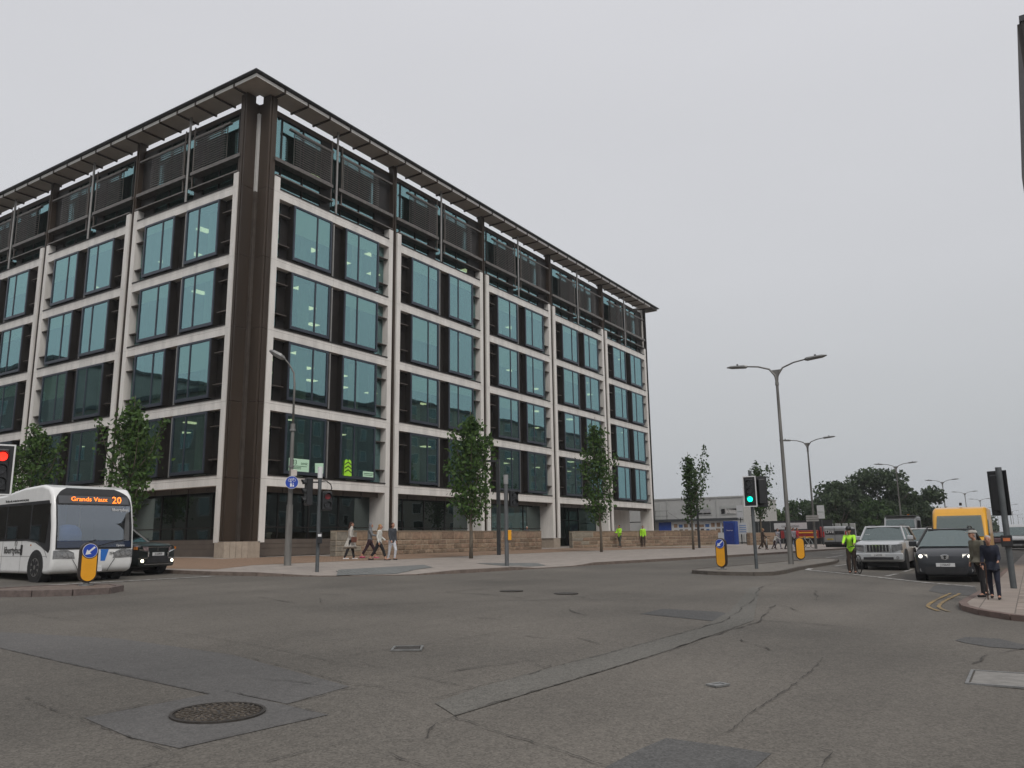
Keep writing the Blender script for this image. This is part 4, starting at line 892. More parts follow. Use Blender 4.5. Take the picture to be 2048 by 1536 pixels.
def wheels(t,xs,yw,r,w=.22,spokes=5):
    for x in xs:
        for s in (-1,1):
            b=M(); y0,y1=s*(yw-w),s*yw; b.cyl((x,y0,r),(x,y1,r),r,n=24); o=b.build('wheel',rubber,t,bevel=.02)
            b=M(); b.cyl((x,s*(yw-.02),r),(x,s*(yw+.004),r),r*.62,n=20)
            c=b.build('rim',rimm,o); b=M()
            for k in range(spokes): a=2*pi*k/spokes; b.T=Matrix.Translation((x,s*(yw+.006),r))@Matrix.Rotation(a,4,'Y'); b.box(r*.16,r*.56,-.004,.004,-r*.12,r*.12)
            b.T=None; b.build('rim_gap',dark_in,o)
def arch(t,xs,yw,r,m_=None):
    b=M()
    for x in xs:
        for s in (-1,1): b.cyl((x,s*(yw-.3),r+.02),(x,s*(yw+.006),r+.02),r+.075,n=24)
    return b.build('wheel_arch',m_ or dark_in,t)
def glassq(t,name,q,m_=None,off=.0):
    b=M(); q=[Vector(p) for p in q]; n=(q[1]-q[0]).cross(q[2]-q[0]).normalized(); c=sum(q,Vector())/4; 
    if n.dot(c-Vector((c.x*.3,0,c.z*.9)))<0: n=-n
    b.add([p+n*(off+.006) for p in q]+[p+n*off for p in q],[(0,1,2,3),(7,6,5,4)]); return b.build(name,m_ or g_car,t)
def inset(q,a,b_): # shrink a quad (tl,tr,br,bl) by fractions
    c=[Vector(p) for p in q]
    def bil(u,v): return (c[0]*(1-u)+c[1]*u)*(1-v)+(c[3]*(1-u)+c[2]*u)*v
    return [bil(a,b_),bil(1-a,b_),bil(1-a,1-b_),bil(a,1-b_)]
def car(name,label,cat,loc,rz,paint,st,cab,wh,yw,hood=None,group=None,tint=None):
    """st: stations (x,hw,z0,z1); cab: (xa,xb,xc,xd,zb,zr,hwb,hwr)"""
    t=thing(name,label,cat,loc,rz,group); b=M(); b.loft([rring(*s_) for s_ in st]); b.build('body',paint,t,smooth=True,angle=32)
    xa,xb,xc,xd,zb,zr,hb,hr=cab; zb2=zb
    F=lambda s,k:{'a':(xa,s*hb,zb),'b':(xb,s*hr,zr),'c':(xc,s*hr,zr),'d':(xd,s*hb,zb)}[k]
    b=M(); b.loft([[(xb+.10,-hr*.92,zr-.03),(xb+.02,0,zr-.01),(xb+.10,hr*.92,zr-.03)]+[(xc-.05,hr*.9,zr-.03),(xc,0,zr-.02),(xc-.05,-hr*.9,zr-.03)],
      [(xb-.1,-hr*.85,zr+.02),(xb-.12,0,zr+.045),(xb-.1,hr*.85,zr+.02)]+[(xc+.1,hr*.85,zr+.02),(xc+.1,0,zr+.04),(xc+.1,-hr*.85,zr+.02)]])
    b.build('roof',paint,t,smooth=True,angle=50)
    b=M()
    for s in (-1,1):
        b.tube([F(s,'a'),F(s,'b')],.045,6); b.tube([F(s,'b'),F(s,'c')],.045,6); b.tube([F(s,'c'),F(s,'d')],.07,6)
        xm=(xb+xc)/2+.1; b.tube([(xm,s*hb,zb),(xm,s*hr,zr)],.035,6)
    b.tube([F(-1,'b'),F(1,'b')],.03,6); b.build('pillar',black if 'black' in paint.name or 'graph' in paint.name else paint,t)
    glassq(t,'windscreen',[F(1,'b'),F(-1,'b'),F(-1,'a'),F(1,'a')],tint); glassq(t,'rear_window',[F(-1,'c'),F(1,'c'),F(1,'d'),F(-1,'d')],tint)
    for s in (-1,1): glassq(t,'side_window',[F(s,'b'),F(s,'c'),F(s,'d'),F(s,'a')],tint)
    b=M(); b.box(xd+.15,xa-.45,-hb+.12,hb-.12,zb-.5,zb+.04)
    for x in (xb-.1,(xb+xd)/2-.2):
        for y in (-.38,.38): b.box(x-.55,x-.4,y-.24,y+.24,zb-.1,zb+.28); b.box(x-.53,x-.42,y-.11,y+.11,zb+.28,zb+.46)
    b.build('interior',dark_in,t,bevel=.03)
    b=M(); b.box(wh[1]-.2,wh[0]+.2,-yw+.28,yw-.28,.14,.34); b.build('underbody_blocker',black,t)  # low black box added to deepen the shade under the car
    arch(t,wh[:2],yw,wh[2]); wheels(t,wh[:2],yw-.01,wh[2])
    for s in (-1,1):
        b=M(); b.loft([[(xa-.35+x_,s*(hb+y_),zb+.09+z_*.09) for x_,z_ in ((-.04,-1),(.05,-.8),(.05,.8),(-.04,1))] for y_ in (.04,.10,.24,.27)]); b.build('mirror',paint,t,bevel=.015)
    return t
def onfront(t,name,poly,x,m_,ext=.02,tilt=0,bev=0):
    b=M(); b.T=Matrix.Translation((x,0,0)); b.prism(poly,0,ext,'x'); return b.build(name,m_,t,bevel=bev)
def numplate(t,x,z,s,w=.52,rz=R(90),m_=None,y=0):
    b=M(); sg=1 if x>0 else -1; b.box(min(x,x+sg*.012),max(x,x+sg*.012),y-w/2,y+w/2,z-.055,z+.055); o=b.build('number_plate',m_ or plate_w,t)
    text(s,.10,ink,o,(x+sg*.015,y,z),(R(90),0,R(90) if sg>0 else R(-90)))
    return o
def frontlamp(t,x,y0,y1,z0,z1,sw,lit=False,name='headlight',m_=None):
    x+=.09; y1+=.03
    for s in (-1,1):
        b=M(); b.loft([[(x-sw,s*y1,z0+.06),(x-sw,s*y1,z1+.02),(x,s*y0,z1-.03),(x,s*y0,z0)],[(x-sw+.05,s*(y1+.015),z0+.1),(x-sw+.05,s*(y1+.015),z1+.04),(x+.04,s*(y0+.02),z1),(x+.04,s*(y0+.02),z0)]])
        o=b.build(name,m_ or hl_off,t,bevel=.01)
        if lit: c=M(); c.cyl((x-.06,s*(y0*.5+y1*.5),(z0+z1)/2+.02),(x+.055,s*(y0*.5+y1*.5),(z0+z1)/2+.02),.05,n=12); c.build('lamp_bulb',hl_on,o)
def poly_rect(y0,y1,z0,z1): return [(y0,z0),(y1,z0),(y1,z1),(y0,z1)]
silver=mat('silver_paint',(.50,.51,.52),.3,metal=.35,var=.03,obj=True,coat=.6); dgrey=mat('graphite_paint',(.014,.016,.02),.4,metal=.1,var=.03,obj=True,coat=.35); blk=mat('black_paint',(.012,.016,.016),.3,metal=.1,var=.03,obj=True,coat=.5); wpaint=mat('van_white',(.74,.74,.73),.35,var=.04,obj=True,coat=.4); yvan=mat('van_yellow',(.72,.36,.03),.35,var=.04,obj=True,coat=.4); redp=mat('red_paint',(.25,.015,.015),.3,obj=True,coat=.6); svan=mat('van_silver',(.33,.335,.34),.35,metal=.4,var=.05,obj=True,coat=.4)
W180=pi
# silver off-roader
z=gz(-27.6)
t=car('off_road_car','silver boxy off-roader with a seven-slot grille beside the cyclist','car',(9.25+2.37,-27.55,z),W180,silver,
 [(2.37,.70,.42,.72,.1,.02),(2.34,.86,.36,1.02,.12,.03),(2.2,.91,.32,1.10,.13,.03),(1.2,.93,.30,1.17,.13,.04),(.9,.93,.28,1.18,.1,.05),(-1.9,.93,.28,1.16,.1,.05),(-2.25,.9,.34,1.12,.12,.04),(-2.37,.8,.42,1.0,.1,.03)],
 (1.0,.42,-1.75,-2.2,1.17,1.72,.86,.68),(1.45,-1.35,.37),.93)
onfront(t,'grille_surround',poly_rect(-.46,.46,.70,1.02),2.352,chrome,.03,bev=.01)
for i in range(7): y=-.36+i*.12; onfront(t,'grille_slot',poly_rect(y-.04,y+.04,.73,.99),2.384,dark_in,.012)
frontlamp(t,2.33,.5,.86,.72,1.0,.14); onfront(t,'bumper',[(-.9,.40),(.9,.40),(.92,.55),(.9,.68),(-.9,.68),(-.92,.55)],2.30,silver,.12,bev=.04); onfront(t,'air_intake',poly_rect(-.55,.55,.42,.52),2.425,dark_in,.01)
numplate(t,2.43,.60,'J 64393'); 
for s in (-1,1): b=M(); b.cyl((2.40,s*.7,.5),(2.435,s*.7,.5),.06,n=12); b.build('fog_lamp',hl_off,t); b=M(); b.tube([(.3,s*.6,1.78),(-1.5,s*.6,1.80)],.02,6); b.build('roof_rail',black,t)
b=M(); b.box(1.02,1.08,-.55,-.4,1.2,1.21); b.build('wiper',black,t); b=M(); b.box(.75,.76,-.66,-.5,1.25,1.42); b.build('permit_sticker',plate_w,t,rot=(0,0,0))
# dark people carrier, lights on
z=gz(-30.5)
t=car('family_car','dark graphite people carrier with headlights on, in front of the yellow van','car',(2.5+2.26,-30.45,z),W180,dgrey,
 [(2.26,.55,.30,.62,.1,.02),(2.2,.80,.24,.78,.14,.03),(2.0,.90,.22,.90,.15,.04),(1.3,.92,.22,1.05,.15,.05),(1.0,.92,.22,1.08,.12,.05),(-1.9,.92,.24,1.10,.1,.05),(-2.2,.86,.3,1.05,.12,.04),(-2.26,.75,.4,.95,.1,.03)],
 (1.35,.25,-1.7,-2.15,1.07,1.60,.84,.62),(1.38,-1.34,.33),.92)
frontlamp(t,2.1,.46,.86,.66,.86,.42,lit=True); onfront(t,'grille',[(-.6,.28),(.6,.28),(.56,.46),(-.56,.46)],2.263,dark_in,.012); onfront(t,'grille',[(-.56,.24),(.56,.24),(.6,.33),(-.6,.33)],2.26,dark_in,.01)
onfront(t,'grille',[(-.5,.62),(.5,.62),(.44,.66),(-.44,.66)],2.235,dark_in,.012)
numplate(t,2.265,.52,'J10647'); onfront(t,'emblem',[(-.12,.80),(-.10,.70),(0,.66),(.10,.70),(.12,.80),(.06,.83),(-.06,.83)],2.20,chrome,.05,bev=.01)
b=M(); b.prism([(-.035,.70),(0,.685),(.035,.71),(.02,.75),(.05,.79),(.01,.81),(-.04,.78),(-.02,.74)],2.252,2.262,'x'); b.build('emblem_figure',ink,t)
for s in (-1,1): b=M(); b.cyl((2.16,s*.68,.36),(2.215,s*.68,.36),.055,n=12); b.build('fog_lamp',hl_off,t); b=M(); b.tube([(.2,s*.6,1.65),(.1,s*.6,1.70),(-1.5,s*.6,1.70),(-1.6,s*.6,1.65)],.022,6); b.build('roof_rail',black,t)
b=M(); b.box(.55,.9,-.2,.45,1.31,1.312); b.build('paper',mat('yellow_paper',(.6,.6,.3),.7),t,rot=(0,R(24),0),loc=(-.25,0,.15))
# white car behind
car('estate_car','white car with a roof rack squeezed between the silver off-roader and the dark people carrier','car',(20.5,-28.15,gz(-28)),W180,wpaint,
 [(2.2,.7,.3,.7,.1,.02),(2.1,.86,.25,.85,.13,.03),(1.2,.9,.25,1.05,.13,.04),(-2,.9,.28,1.08,.12,.04),(-2.2,.8,.35,1.0,.1,.03)],(1.1,.4,-1.7,-2.1,1.06,1.66,.84,.66),(1.35,-1.3,.33),.9)
t=bpy.data.objects['estate_car']; frontlamp(t,2.12,.46,.84,.66,.86,.25,lit=True)
for s in (-1,1): b=M(); b.tube([(.3,s*.6,1.74),(-1.6,s*.6,1.76)],.02,6); b.build('roof_rail',black,t)
# distant dark car with red tail lights
car('distant_car','far dark car seen just left of the tilted signal pole','car',(84,-29.6,gz(-29)),W180,mat('maroon_paint',(.09,.012,.015),.3,obj=True,coat=1),
 [(2.2,.7,.3,.7,.1,.02),(2.1,.86,.25,.8,.13,.03),(-2,.9,.28,.98,.12,.04),(-2.2,.8,.35,.9,.1,.03)],(1.0,.3,-1.3,-2.0,.95,1.45,.84,.62),(1.35,-1.3,.32),.9)
# dark crossover behind the bus
z=gz(-7)
t=car('crossover_car','black crossover with chrome front corners and fog lamps lit, behind the white bus','car',(-9.25-2.18*.22,-7.75+2.18*.975,z),R(-77.5),blk,
 [(2.18,.6,.40,.66,.1,.02),(2.14,.82,.28,.97,.13,.03),(1.95,.88,.27,1.03,.14,.04),(1.2,.9,.26,1.10,.14,.05),(-1.8,.9,.28,1.12,.12,.05),(-2.15,.8,.35,1.05,.1,.03)],
 (.95,.25,-1.5,-2.05,1.06,1.60,.84,.62),(1.33,-1.34,.36),.9)
frontlamp(t,2.1,.46,.84,.78,.93,.22,m_=mat('red_tinted_lamp',(.30,.22,.22),.15,metal=.5,coat=1,obj=True,var=.5,scale=9))
onfront(t,'grille',[(-.5,.76),(.5,.76),(.46,.90),(-.46,.90)],2.13,dark_in,.02); onfront(t,'air_intake',poly_rect(-.5,.5,.42,.62),2.18,dark_in,.015)
for s in (-1,1):
    b=M(); b.add([(2.2,s*.44,.80),(2.14,s*.80,.86),(2.14,s*.80,.83),(2.21,s*.48,.74),(2.2,s*.46,.60),(2.2,s*.42,.60),(2.2,s*.40,.74)],[(0,1,2,3),(0,3,4,5,6)]); b.build('chrome_wing',chrome,t)
    b=M(); b.add([(2.2,s*.46,.58),(2.14,s*.82,.56),(2.14,s*.82,.53),(2.2,s*.46,.55)],[(0,1,2,3)]); b.build('chrome_strip',chrome,t)
    b=M(); b.cyl((2.1,s*.66,.47),(2.185,s*.66,.47),.05,n=12); b.build('fog_lamp',emis('fog_lamp_lit',(1,.9,.65),6),t)
    b=M(); b.box(2.0,2.11,s*.86-.04,s*.86+.03,.84,.93); b.build('indicator',amber,t)
numplate(t,2.19,.69,'J122959'); onfront(t,'chrome_strip',poly_rect(-.62,.62,.345,.365),2.2,chrome,.01); onfront(t,'bonnet_trim',poly_rect(-.46,.46,.905,.925),2.14,chrome,.01)
b=M()
for a in (90,210,330): b.T=Matrix.Translation((2.165,0,.83))@Matrix.Rotation(R(-a+90),4,'X')@Matrix.Translation((0,0,.03)); b.add([(0,0,-.03),(0,.018,0),(0,0,.03),(0,-.018,0)],[(0,1,2,3)])
b.T=None; b.build('emblem',chrome,t)
# vans: extruded side profile
def van(name,label,cat,loc,rz,prof,hw,paint,wh,yw,bev=.16,group=None):
    t=thing(name,label,cat,loc,rz,group); b=M(); b.prism(prof,-hw,hw,'y'); o=b.build('body',paint,t,bevel=bev,seg=4,smooth=True,angle=30); arch(t,wh[:2],yw,wh[2]); wheels(t,wh[:2],yw-.01,wh[2]); (M().box(wh[1]-.3,wh[0]+.3,-hw+.25,hw-.25,.16,.4)).build('underbody_blocker',black,t); return t  # the box below the body is added to block light underneath
t=van('delivery_van','tall yellow delivery van behind the dark people carrier','van',(10.6+2.9,-30.35,gz(-30)),R(180),[(-2.9,.35),(2.75,.35),(2.9,.55),(2.88,1.0),(2.1,1.28),(1.45,2.22),(1.15,2.46),(.5,2.54),(-2.9,2.54)],.99,yvan,(2.0,-1.7,.34),1.0)
glassq(t,'windscreen',[(1.53,.80,2.16),(1.53,-.80,2.16),(2.12,-.86,1.32),(2.12,.86,1.32)],None,.02)
for s in (-1,1): glassq(t,'side_window',[(1.25,s*.995,2.0),(.6,s*.995,2.0),(.6,s*.995,1.35),(1.85,s*.995,1.35)],None,.006)
b=M(); b.box(.5,1.4,-.7,.7,1.2,1.9); b.build('cab_interior',dark_in,t)
frontlamp(t,2.8,.62,.93,.75,1.05,.2); onfront(t,'grille',poly_rect(-.5,.5,.6,.95),2.895,dark_in,.02); numplate(t,2.915,.5,'J71208')
b=M(); b.box(-.3,-.2,-.05,.05,2.63,2.75); b.build('aerial',black,t)
t=van('transit_van','white van in the far lane at the right edge of the picture','van',(56.5,-31.7,gz(-31)),R(180),[(-2.5,.3),(2.35,.3),(2.5,.5),(2.48,.95),(1.9,1.15),(1.15,1.95),(.8,2.12),(-2.5,2.16)],.97,wpaint,(1.75,-1.5,.33),.98)
glassq(t,'windscreen',[(1.22,.76,1.88),(1.22,-.76,1.88),(1.88,-.84,1.2),(1.88,.84,1.2)],None,.02); onfront(t,'grille',poly_rect(-.55,.55,.5,.8),2.49,dark_in,.02); frontlamp(t,2.42,.6,.92,.72,.98,.2)
numplate(t,2.515,.42,'J45102')
t=van('parked_van','silver van parked facing away, black rear windows lettered Live, by the bicycles','van',(52.0,-18.2,gz(-18)+.0),R(-2),[(-2.4,.42),(2.4,.35),(2.45,.9),(1.9,1.2),(1.2,1.85),(-2.28,1.95),(-2.4,1.8)],.95,svan,(1.5,-1.55,.33),.96,bev=.1)
glassq(t,'rear_window',[(-2.37,.78,1.74),(-2.37,.03,1.74),(-2.42,.03,1.22),(-2.42,.80,1.22)],dark_in,.004); glassq(t,'rear_window',[(-2.37,-.03,1.74),(-2.37,-.78,1.74),(-2.42,-.80,1.22),(-2.42,-.03,1.22)],dark_in,.004)
text('Live',.44,wsign,t,(-2.44,.40,1.48),(R(90),0,R(-90)))
for s in (-1,1):
    b=M(); b.box(-2.43,-2.3,s*.93-.05,s*.93+.05,1.0,1.5); b.build('tail_light',redl,t)
    b=M(); b.box(-1.9,1.2,s*.952-.003,s*.952+.003,1.15,1.7); b.build('side_window',dark_in,t)
b=M(); b.box(-2.425,-2.41,-.012,.012,.6,1.8); b.build('door_gap',dark_in,t); b=M(); b.box(-2.5,-2.36,-.9,.9,.36,.6); b.build('bumper',black,t,bevel=.03)
numplate(t,-2.43,.82,'J 38870',m_=mat('plate_yellow',(.6,.45,.05),.4,obj=True),y=.42)
# white truck cab rising behind the off-roader
t=thing('flatbed_truck','white truck cab with an orange beacon showing above the silver off-roader','truck',(31,-25.9,gz(-26)),R(178))
b=M(); b.prism([(-.9,.5),(1.2,.5),(1.25,1.3),(.75,2.3),(.5,2.45),(-.9,2.45)],-.95,.95,'y'); b.build('cab',wpaint,t,bevel=.1,seg=3)
glassq(t,'windscreen',[(.80,.8,2.25),(.80,-.8,2.25),(1.22,-.85,1.45),(1.22,.85,1.45)],None,.02)
for s in (-1,1): glassq(t,'side_window',[(.6,s*.955,2.2),(-.5,s*.955,2.2),(-.5,s*.955,1.45),(.95,s*.955,1.45)],dark_in,.006)
b=M(); b.box(-5,-.95,-1.0,1.0,.85,1.0); b.build('flatbed',galv,t); b=M(); b.cyl((.1,.4,2.46),(.1,.4,2.6),.07,n=10); b.build('beacon',mat('orange_beacon',(.7,.2,.01),.3,obj=True),t); b=M(); b.box(-.8,.9,-.9,.9,2.47,2.52); b.build('roof_deck',galv,t); wheels(t,(.6,-3.8),.95,.4)
# the bus
bx,by=-12.35,-9.25
z=gz(-8.5)
bus=thing('bus','white single-deck bus with an orange-lit display reading Grands Vaux 20, at the left','bus',(bx,by,z),R(-93.5))
prof=[(-9,.24),(-.25,.24),(-.08,.30),(0,.50),(.0,.95),(-.07,1.6),(-.20,2.2),(-.34,2.55),(-.55,2.74),(-1.0,2.84),(-2.2,2.80),(-3.6,2.62),(-9,2.62)]
b=M(); b.prism(prof,-1.2,1.2,'y'); bo=b.build('body',white,None,bevel=.09,seg=4,smooth=True,angle=28)
ct=M().box(-2.3,.3,-1.06,1.06,1.0,2.24).build('cutter',white); md=bo.modifiers.new('cut','BOOLEAN'); md.object=ct; md.operation='DIFFERENCE'; md.solver='EXACT'
bpy.context.view_layer.update(); _me=bpy.data.meshes.new_from_object(bo.evaluated_get(bpy.context.evaluated_depsgraph_get())); _me.name='body'
bpy.data.objects.remove(bo); bpy.data.objects.remove(ct); bo=link('body',_me,bus)
b=M(); b.add([(x,y,z) for x in (-2.28,-.35) for y,z in ((-1.05,1.005),(1.05,1.005),(1.05,2.235),(-1.05,2.235))],[(0,1,2,3),(0,1,5,4),(1,2,6,5),(2,3,7,6),(3,0,4,7)]); b.build('cab_lining',dark_in,bus,fix=False)
def fx(zz):  # front profile x at a height
    P=[p for p in prof if p[0]>-1.1 and p[1]>=.5]
    for (x0,z0),(x1,z1) in zip(P,P[1:]):
        if z0<=zz<=z1: return x0+(x1-x0)*(zz-z0)/(z1-z0)
    return P[-1][0]
def front_sheet(name,z0,z1,hwf,m_,off,n=10,cols=8,y0=None,y1=None):
    b=M(); vs=[]
    for i in range(n+1):
        zz=z0+(z1-z0)*i/n; h=hwf(zz)
        for j in range(cols+1):
            u=-1+2*j/cols; y=u*h if y0 is None else y0+(y1-y0)*j/cols
            vs.append((fx(zz)+off-max(0,abs(y)-1.02)*.08,y,zz))
    c1=cols+1; b.add(vs,[(i*c1+j,i*c1+j+1,(i+1)*c1+j+1,(i+1)*c1+j) for i in range(n) for j in range(cols)]); return b.build(name,m_,bus,smooth=True)
def arch_h(zz): return 1.125 if zz<2.25 else max(.55,1.125*math.sqrt(max(0.02,1-((zz-2.25)/.60)**2.6)))
front_sheet('windscreen_surround',2.22,2.74,arch_h,black,.012,8)
front_sheet('windscreen_surround',.93,1.02,arch_h,black,.012,2)
for s in (-1,1): front_sheet('windscreen_surround',1.02,2.22,arch_h,black,.012,8,cols=2,y0=s*1.04,y1=s*1.125)
front_sheet('windscreen',1.18,2.22,lambda q:1.09,glass('bus_screen',(.62,.68,.74),(.85,.85,.85),.30,wob=0),.024)
front_sheet('windscreen_tint',.98,1.17,lambda q:1.09,mat('navy_gloss',(.01,.02,.05),.1,coat=1,obj=True),.022,3)
front_sheet('display_blind',2.27,2.50,lambda q:1.05,mat('display_grey',(.075,.078,.085),.4,obj=True),.022,4)
led=emis('led_orange',(1,.22,.02),2.6)
text('Grands Vaux',.185,led,bus,(fx(2.4)+.045,-.16,2.40),(R(82),0,R(90)),sx=1.12); text('20',.30,led,bus,(fx(2.38)+.065,.66,2.385),(R(82),0,R(90)))
text('libertybus',.13,wsign,bus,(fx(2.08)+.04,.76,2.10),(R(82),0,R(90))); text('Optare',.09,wsign,bus,(fx(1.05)+.035,.76,1.03),(R(88),0,R(90))); text('224',.10,ink,bus,(.016,.52,.80),(R(90),0,R(90)))
bb=mat('bus_blue',(.02,.16,.55),.35,obj=True,var=.04,coat=.5)
for s in (-1,1):
    b=M(); b.add([(.012,s*.18,.92),(.012,s*.42,.92),(.006,s*.33,.58),(.006,s*.20,.58)],[(0,1,2,3)]); b.build('blue_flash',bb,bus,fix=False)
    b=M(); b.loft([[(-.06,s*.56,.66),(-.06,s*.60,.84),(-.06,s*.80,.93),(-.16,s*1.16,.91),(-.16,s*1.16,.66)],[(.02,s*.56,.66),(.02,s*.60,.84),(.02,s*.80,.93),(.0,s*1.17,.91),(.0,s*1.17,.66)]]); o=b.build('headlight',hl_off,bus,bevel=.01)
    for k in range(3): c=M(); c.cyl((-.05,s*(.70+.16*k),.77+.01*k),(.034-.006*k,s*(.70+.16*k),.77+.01*k),.062,n=14); c.build('lamp_bulb',chrome,o); 
    b=M(); b.tube([(.012,s*.62,.64),(.01,s*.5,.45),(-.01,s*.42,.28)],.008,4); b.build('panel_gap',black,bus)
    b=M(); b.tube([(fx(1.0)+.05,s*.1,1.02),(fx(1.1)+.06,s*.35+.1,1.12),(fx(1.2)+.05,s*.45+.45,1.2)],.014,5); b.build('wiper',black,bus)
b=M(); b.box(-.1,.012,-.26,.26,.28,.42); b.build('number_plate',plate_w,bus)
# bus sides: window band with curved front pane
sgl=glass('bus_side_glass',(.5,.52,.54),(.35,.35,.35),.15,wob=0)
for s in (-1,1):
    y=s*1.204
    b=M(); b.prism([(-9,1.20),(-1.7,1.20),(-1.1,1.14),(-.6,.98),(-.24,.84),(-.16,.95),(-.22,1.6),(-.36,2.18),(-.46,2.36),(-9,2.30)],y-.004,y+.004,'y'); b.build('window_band',dark_in,bus)
    for x0,x1 in ((-1.45,-.46),(-3.1,-1.55),(-4.8,-3.2),(-6.5,-4.9),(-8.2,-6.6)):
        b=M(); b.prism([(x0,1.26),(x1,1.26 if x1<-1 else 1.12),(x1+(.14 if x1>-1 else 0),2.26),(x0,2.26)],s*1.213-.003,s*1.213+.003,'y'); b.build('side_window',sgl,bus)
    b=M(); b.box(-9,-.3,y-.001,y+.004,.74,.75); 
    for x in (-2.0,-3.3,-4.8): b.box(x,x+.01,y-.001,y+.004,.26,1.2)
    b.build('panel_gap',mat('panel_line',(.2,.2,.2),.6),bus); b=M(); b.tube([(-1.6,y,1.2),(-1.0,y,1.16),(-.5,y,.93),(-.3,y,.72)],.008,4); b.build('panel_line',MT['panel_line'],bus)
o=text('libertybus',.30,ink,bus,(-2.55,-1.215,.92),(R(90),0,0)); text('The fast, safe, on-time bus service for Jersey',.10,ink,bus,(-2.6,-1.208,2.42),(R(90),0,0),sx=.9)
b=M()
for sx_ in (-.05,.05): b.tube([(-2.35+sx_,-1.213,1.05),(-2.35+sx_*1.3,-1.213,1.15),(-2.35+sx_*.3,-1.213,1.22)],.008,4)
b.build('logo',ink,bus); b=M(); b.box(-2.02,-1.90,-1.215,-1.205,.78,1.08); b.build('side_vent',black,bus); b=M(); b.box(-1.4,-1.34,-1.215,-1.205,1.05,1.09); b.build('indicator',amber,bus)
arch(bus,(-.98,-6.9),1.2,.42); wheels(bus,(-.98,-6.9),1.215,.43,.26,8)
b=M(); b.box(-1.1,-.25,-1.0,1.0,.95,1.02); b.build('dashboard',mat('dash_blue',(.015,.05,.14),.6,obj=True),bus)
b=M(); b.box(-1.6,-1.5,-1.05,-.2,1.1,2.3); b.build('cab_partition',mat('partition_blue',(.02,.06,.16),.5,obj=True),bus)
for y,xx in ((-.55,-.95),): 
    b=M(); b.loft([[(xx+dx,y+.36*r_*math.cos(a),1.12+.62*h_) for a in [2*pi*k/12 for k in range(12)]] if 0 else [(xx+.25*r_*math.cos(a)+.35,y+.42*r_*math.sin(a),1.1+.56*h_) for a in [2*pi*k/16 for k in range(16)]] for r_,h_,dx in ((1,0,0),(1,.5,0),(.85,.8,0),(.5,.96,0),(.1,1,0))]); b.build('driver_seat',mat('seat_blue',(.02,.10,.33),.6,obj=True),bus,smooth=True)
for k in range(4):
    for s in (-1,1): b=M(); b.box(-3-k*1.1,-2.9-k*1.1,s*.65-.4,s*.65+.4,1.0,1.75); b.box(-3-k*1.1,-2.5-k*1.1,s*.65-.4,s*.65+.4,.9,1.0); b.build('passenger_seat',MT['seat_blue'],bus,bevel=.04)
for k in range(5): b=M(); b.cyl((-1.7-k*1.1,.3,.5),(-1.7-k*1.1,.3,2.5),.02,n=6); b.build('grab_pole',mat('grab_yellow',(.45,.45,.3),.4,obj=True),bus)
# ---------------- bicycles ----------------
def bike(parent,m_,x0=0,name='bicycle'):
    for x in (-.52,.52):
        b=M(); n=20
        for i in range(n): a,c=2*pi*i/n,2*pi*(i+1)/n; b.tube([(x+.33*math.cos(a),0,.34+.33*math.sin(a)),(x+.33*math.cos(c),0,.34+.33*math.sin(c))],.018,5)
        for i in range(8): a=2*pi*i/8; b.cyl((x,0,.34),(x+.32*math.cos(a),0,.34+.32*math.sin(a)),.003,n=3)
        b.build('wheel',rubber,parent,fix=False)
    b=M(); hd,hu,bb_,st,ra=(.40,0,.62),(.36,0,.82),(-.08,0,.30),(-.22,0,.80),(-.52,0,.34)
    for p,q in ((hu,bb_),(hu,st),(bb_,st),(bb_,ra),(st,ra),(hd,(.52,0,.34)),(hu,(.33,0,.96))): b.cyl(p,q,.02,n=6)
    b.build('frame',m_,parent); b=M(); b.tube([(.40,-.27,.95),(.34,-.1,.98),(.34,.1,.98),(.40,.27,.95)],.016,6); b.build('handlebar',black,parent); b=M(); b.box(-.36,-.1,-.06,.06,.84,.88); b.build('saddle',black,parent,bevel=.02)
bkg='bicycles parked on the right of the pavement'
for i,(x,y,rz,c,l) in enumerate(((44.2,-17.0,1.1,(.45,.5,.5),'white bicycle parked nearest the silver van'),(43.2,-16.0,.9,(.03,.12,.3),'blue bicycle leaning between the woman in red and the van'),(45.6,-16.2,1.3,(.05,.05,.05),'black bicycle behind the white one by the silver van'),(38.3,-15.2,.2,(.4,.38,.35),'pale bicycle by the stooping person left of the group'))):
    t=thing('bicycle',l,'bicycle',(x,y,gzp(x,y)),rz,bkg); bike(t,mat('bike_%d'%i,c,.3,obj=True))
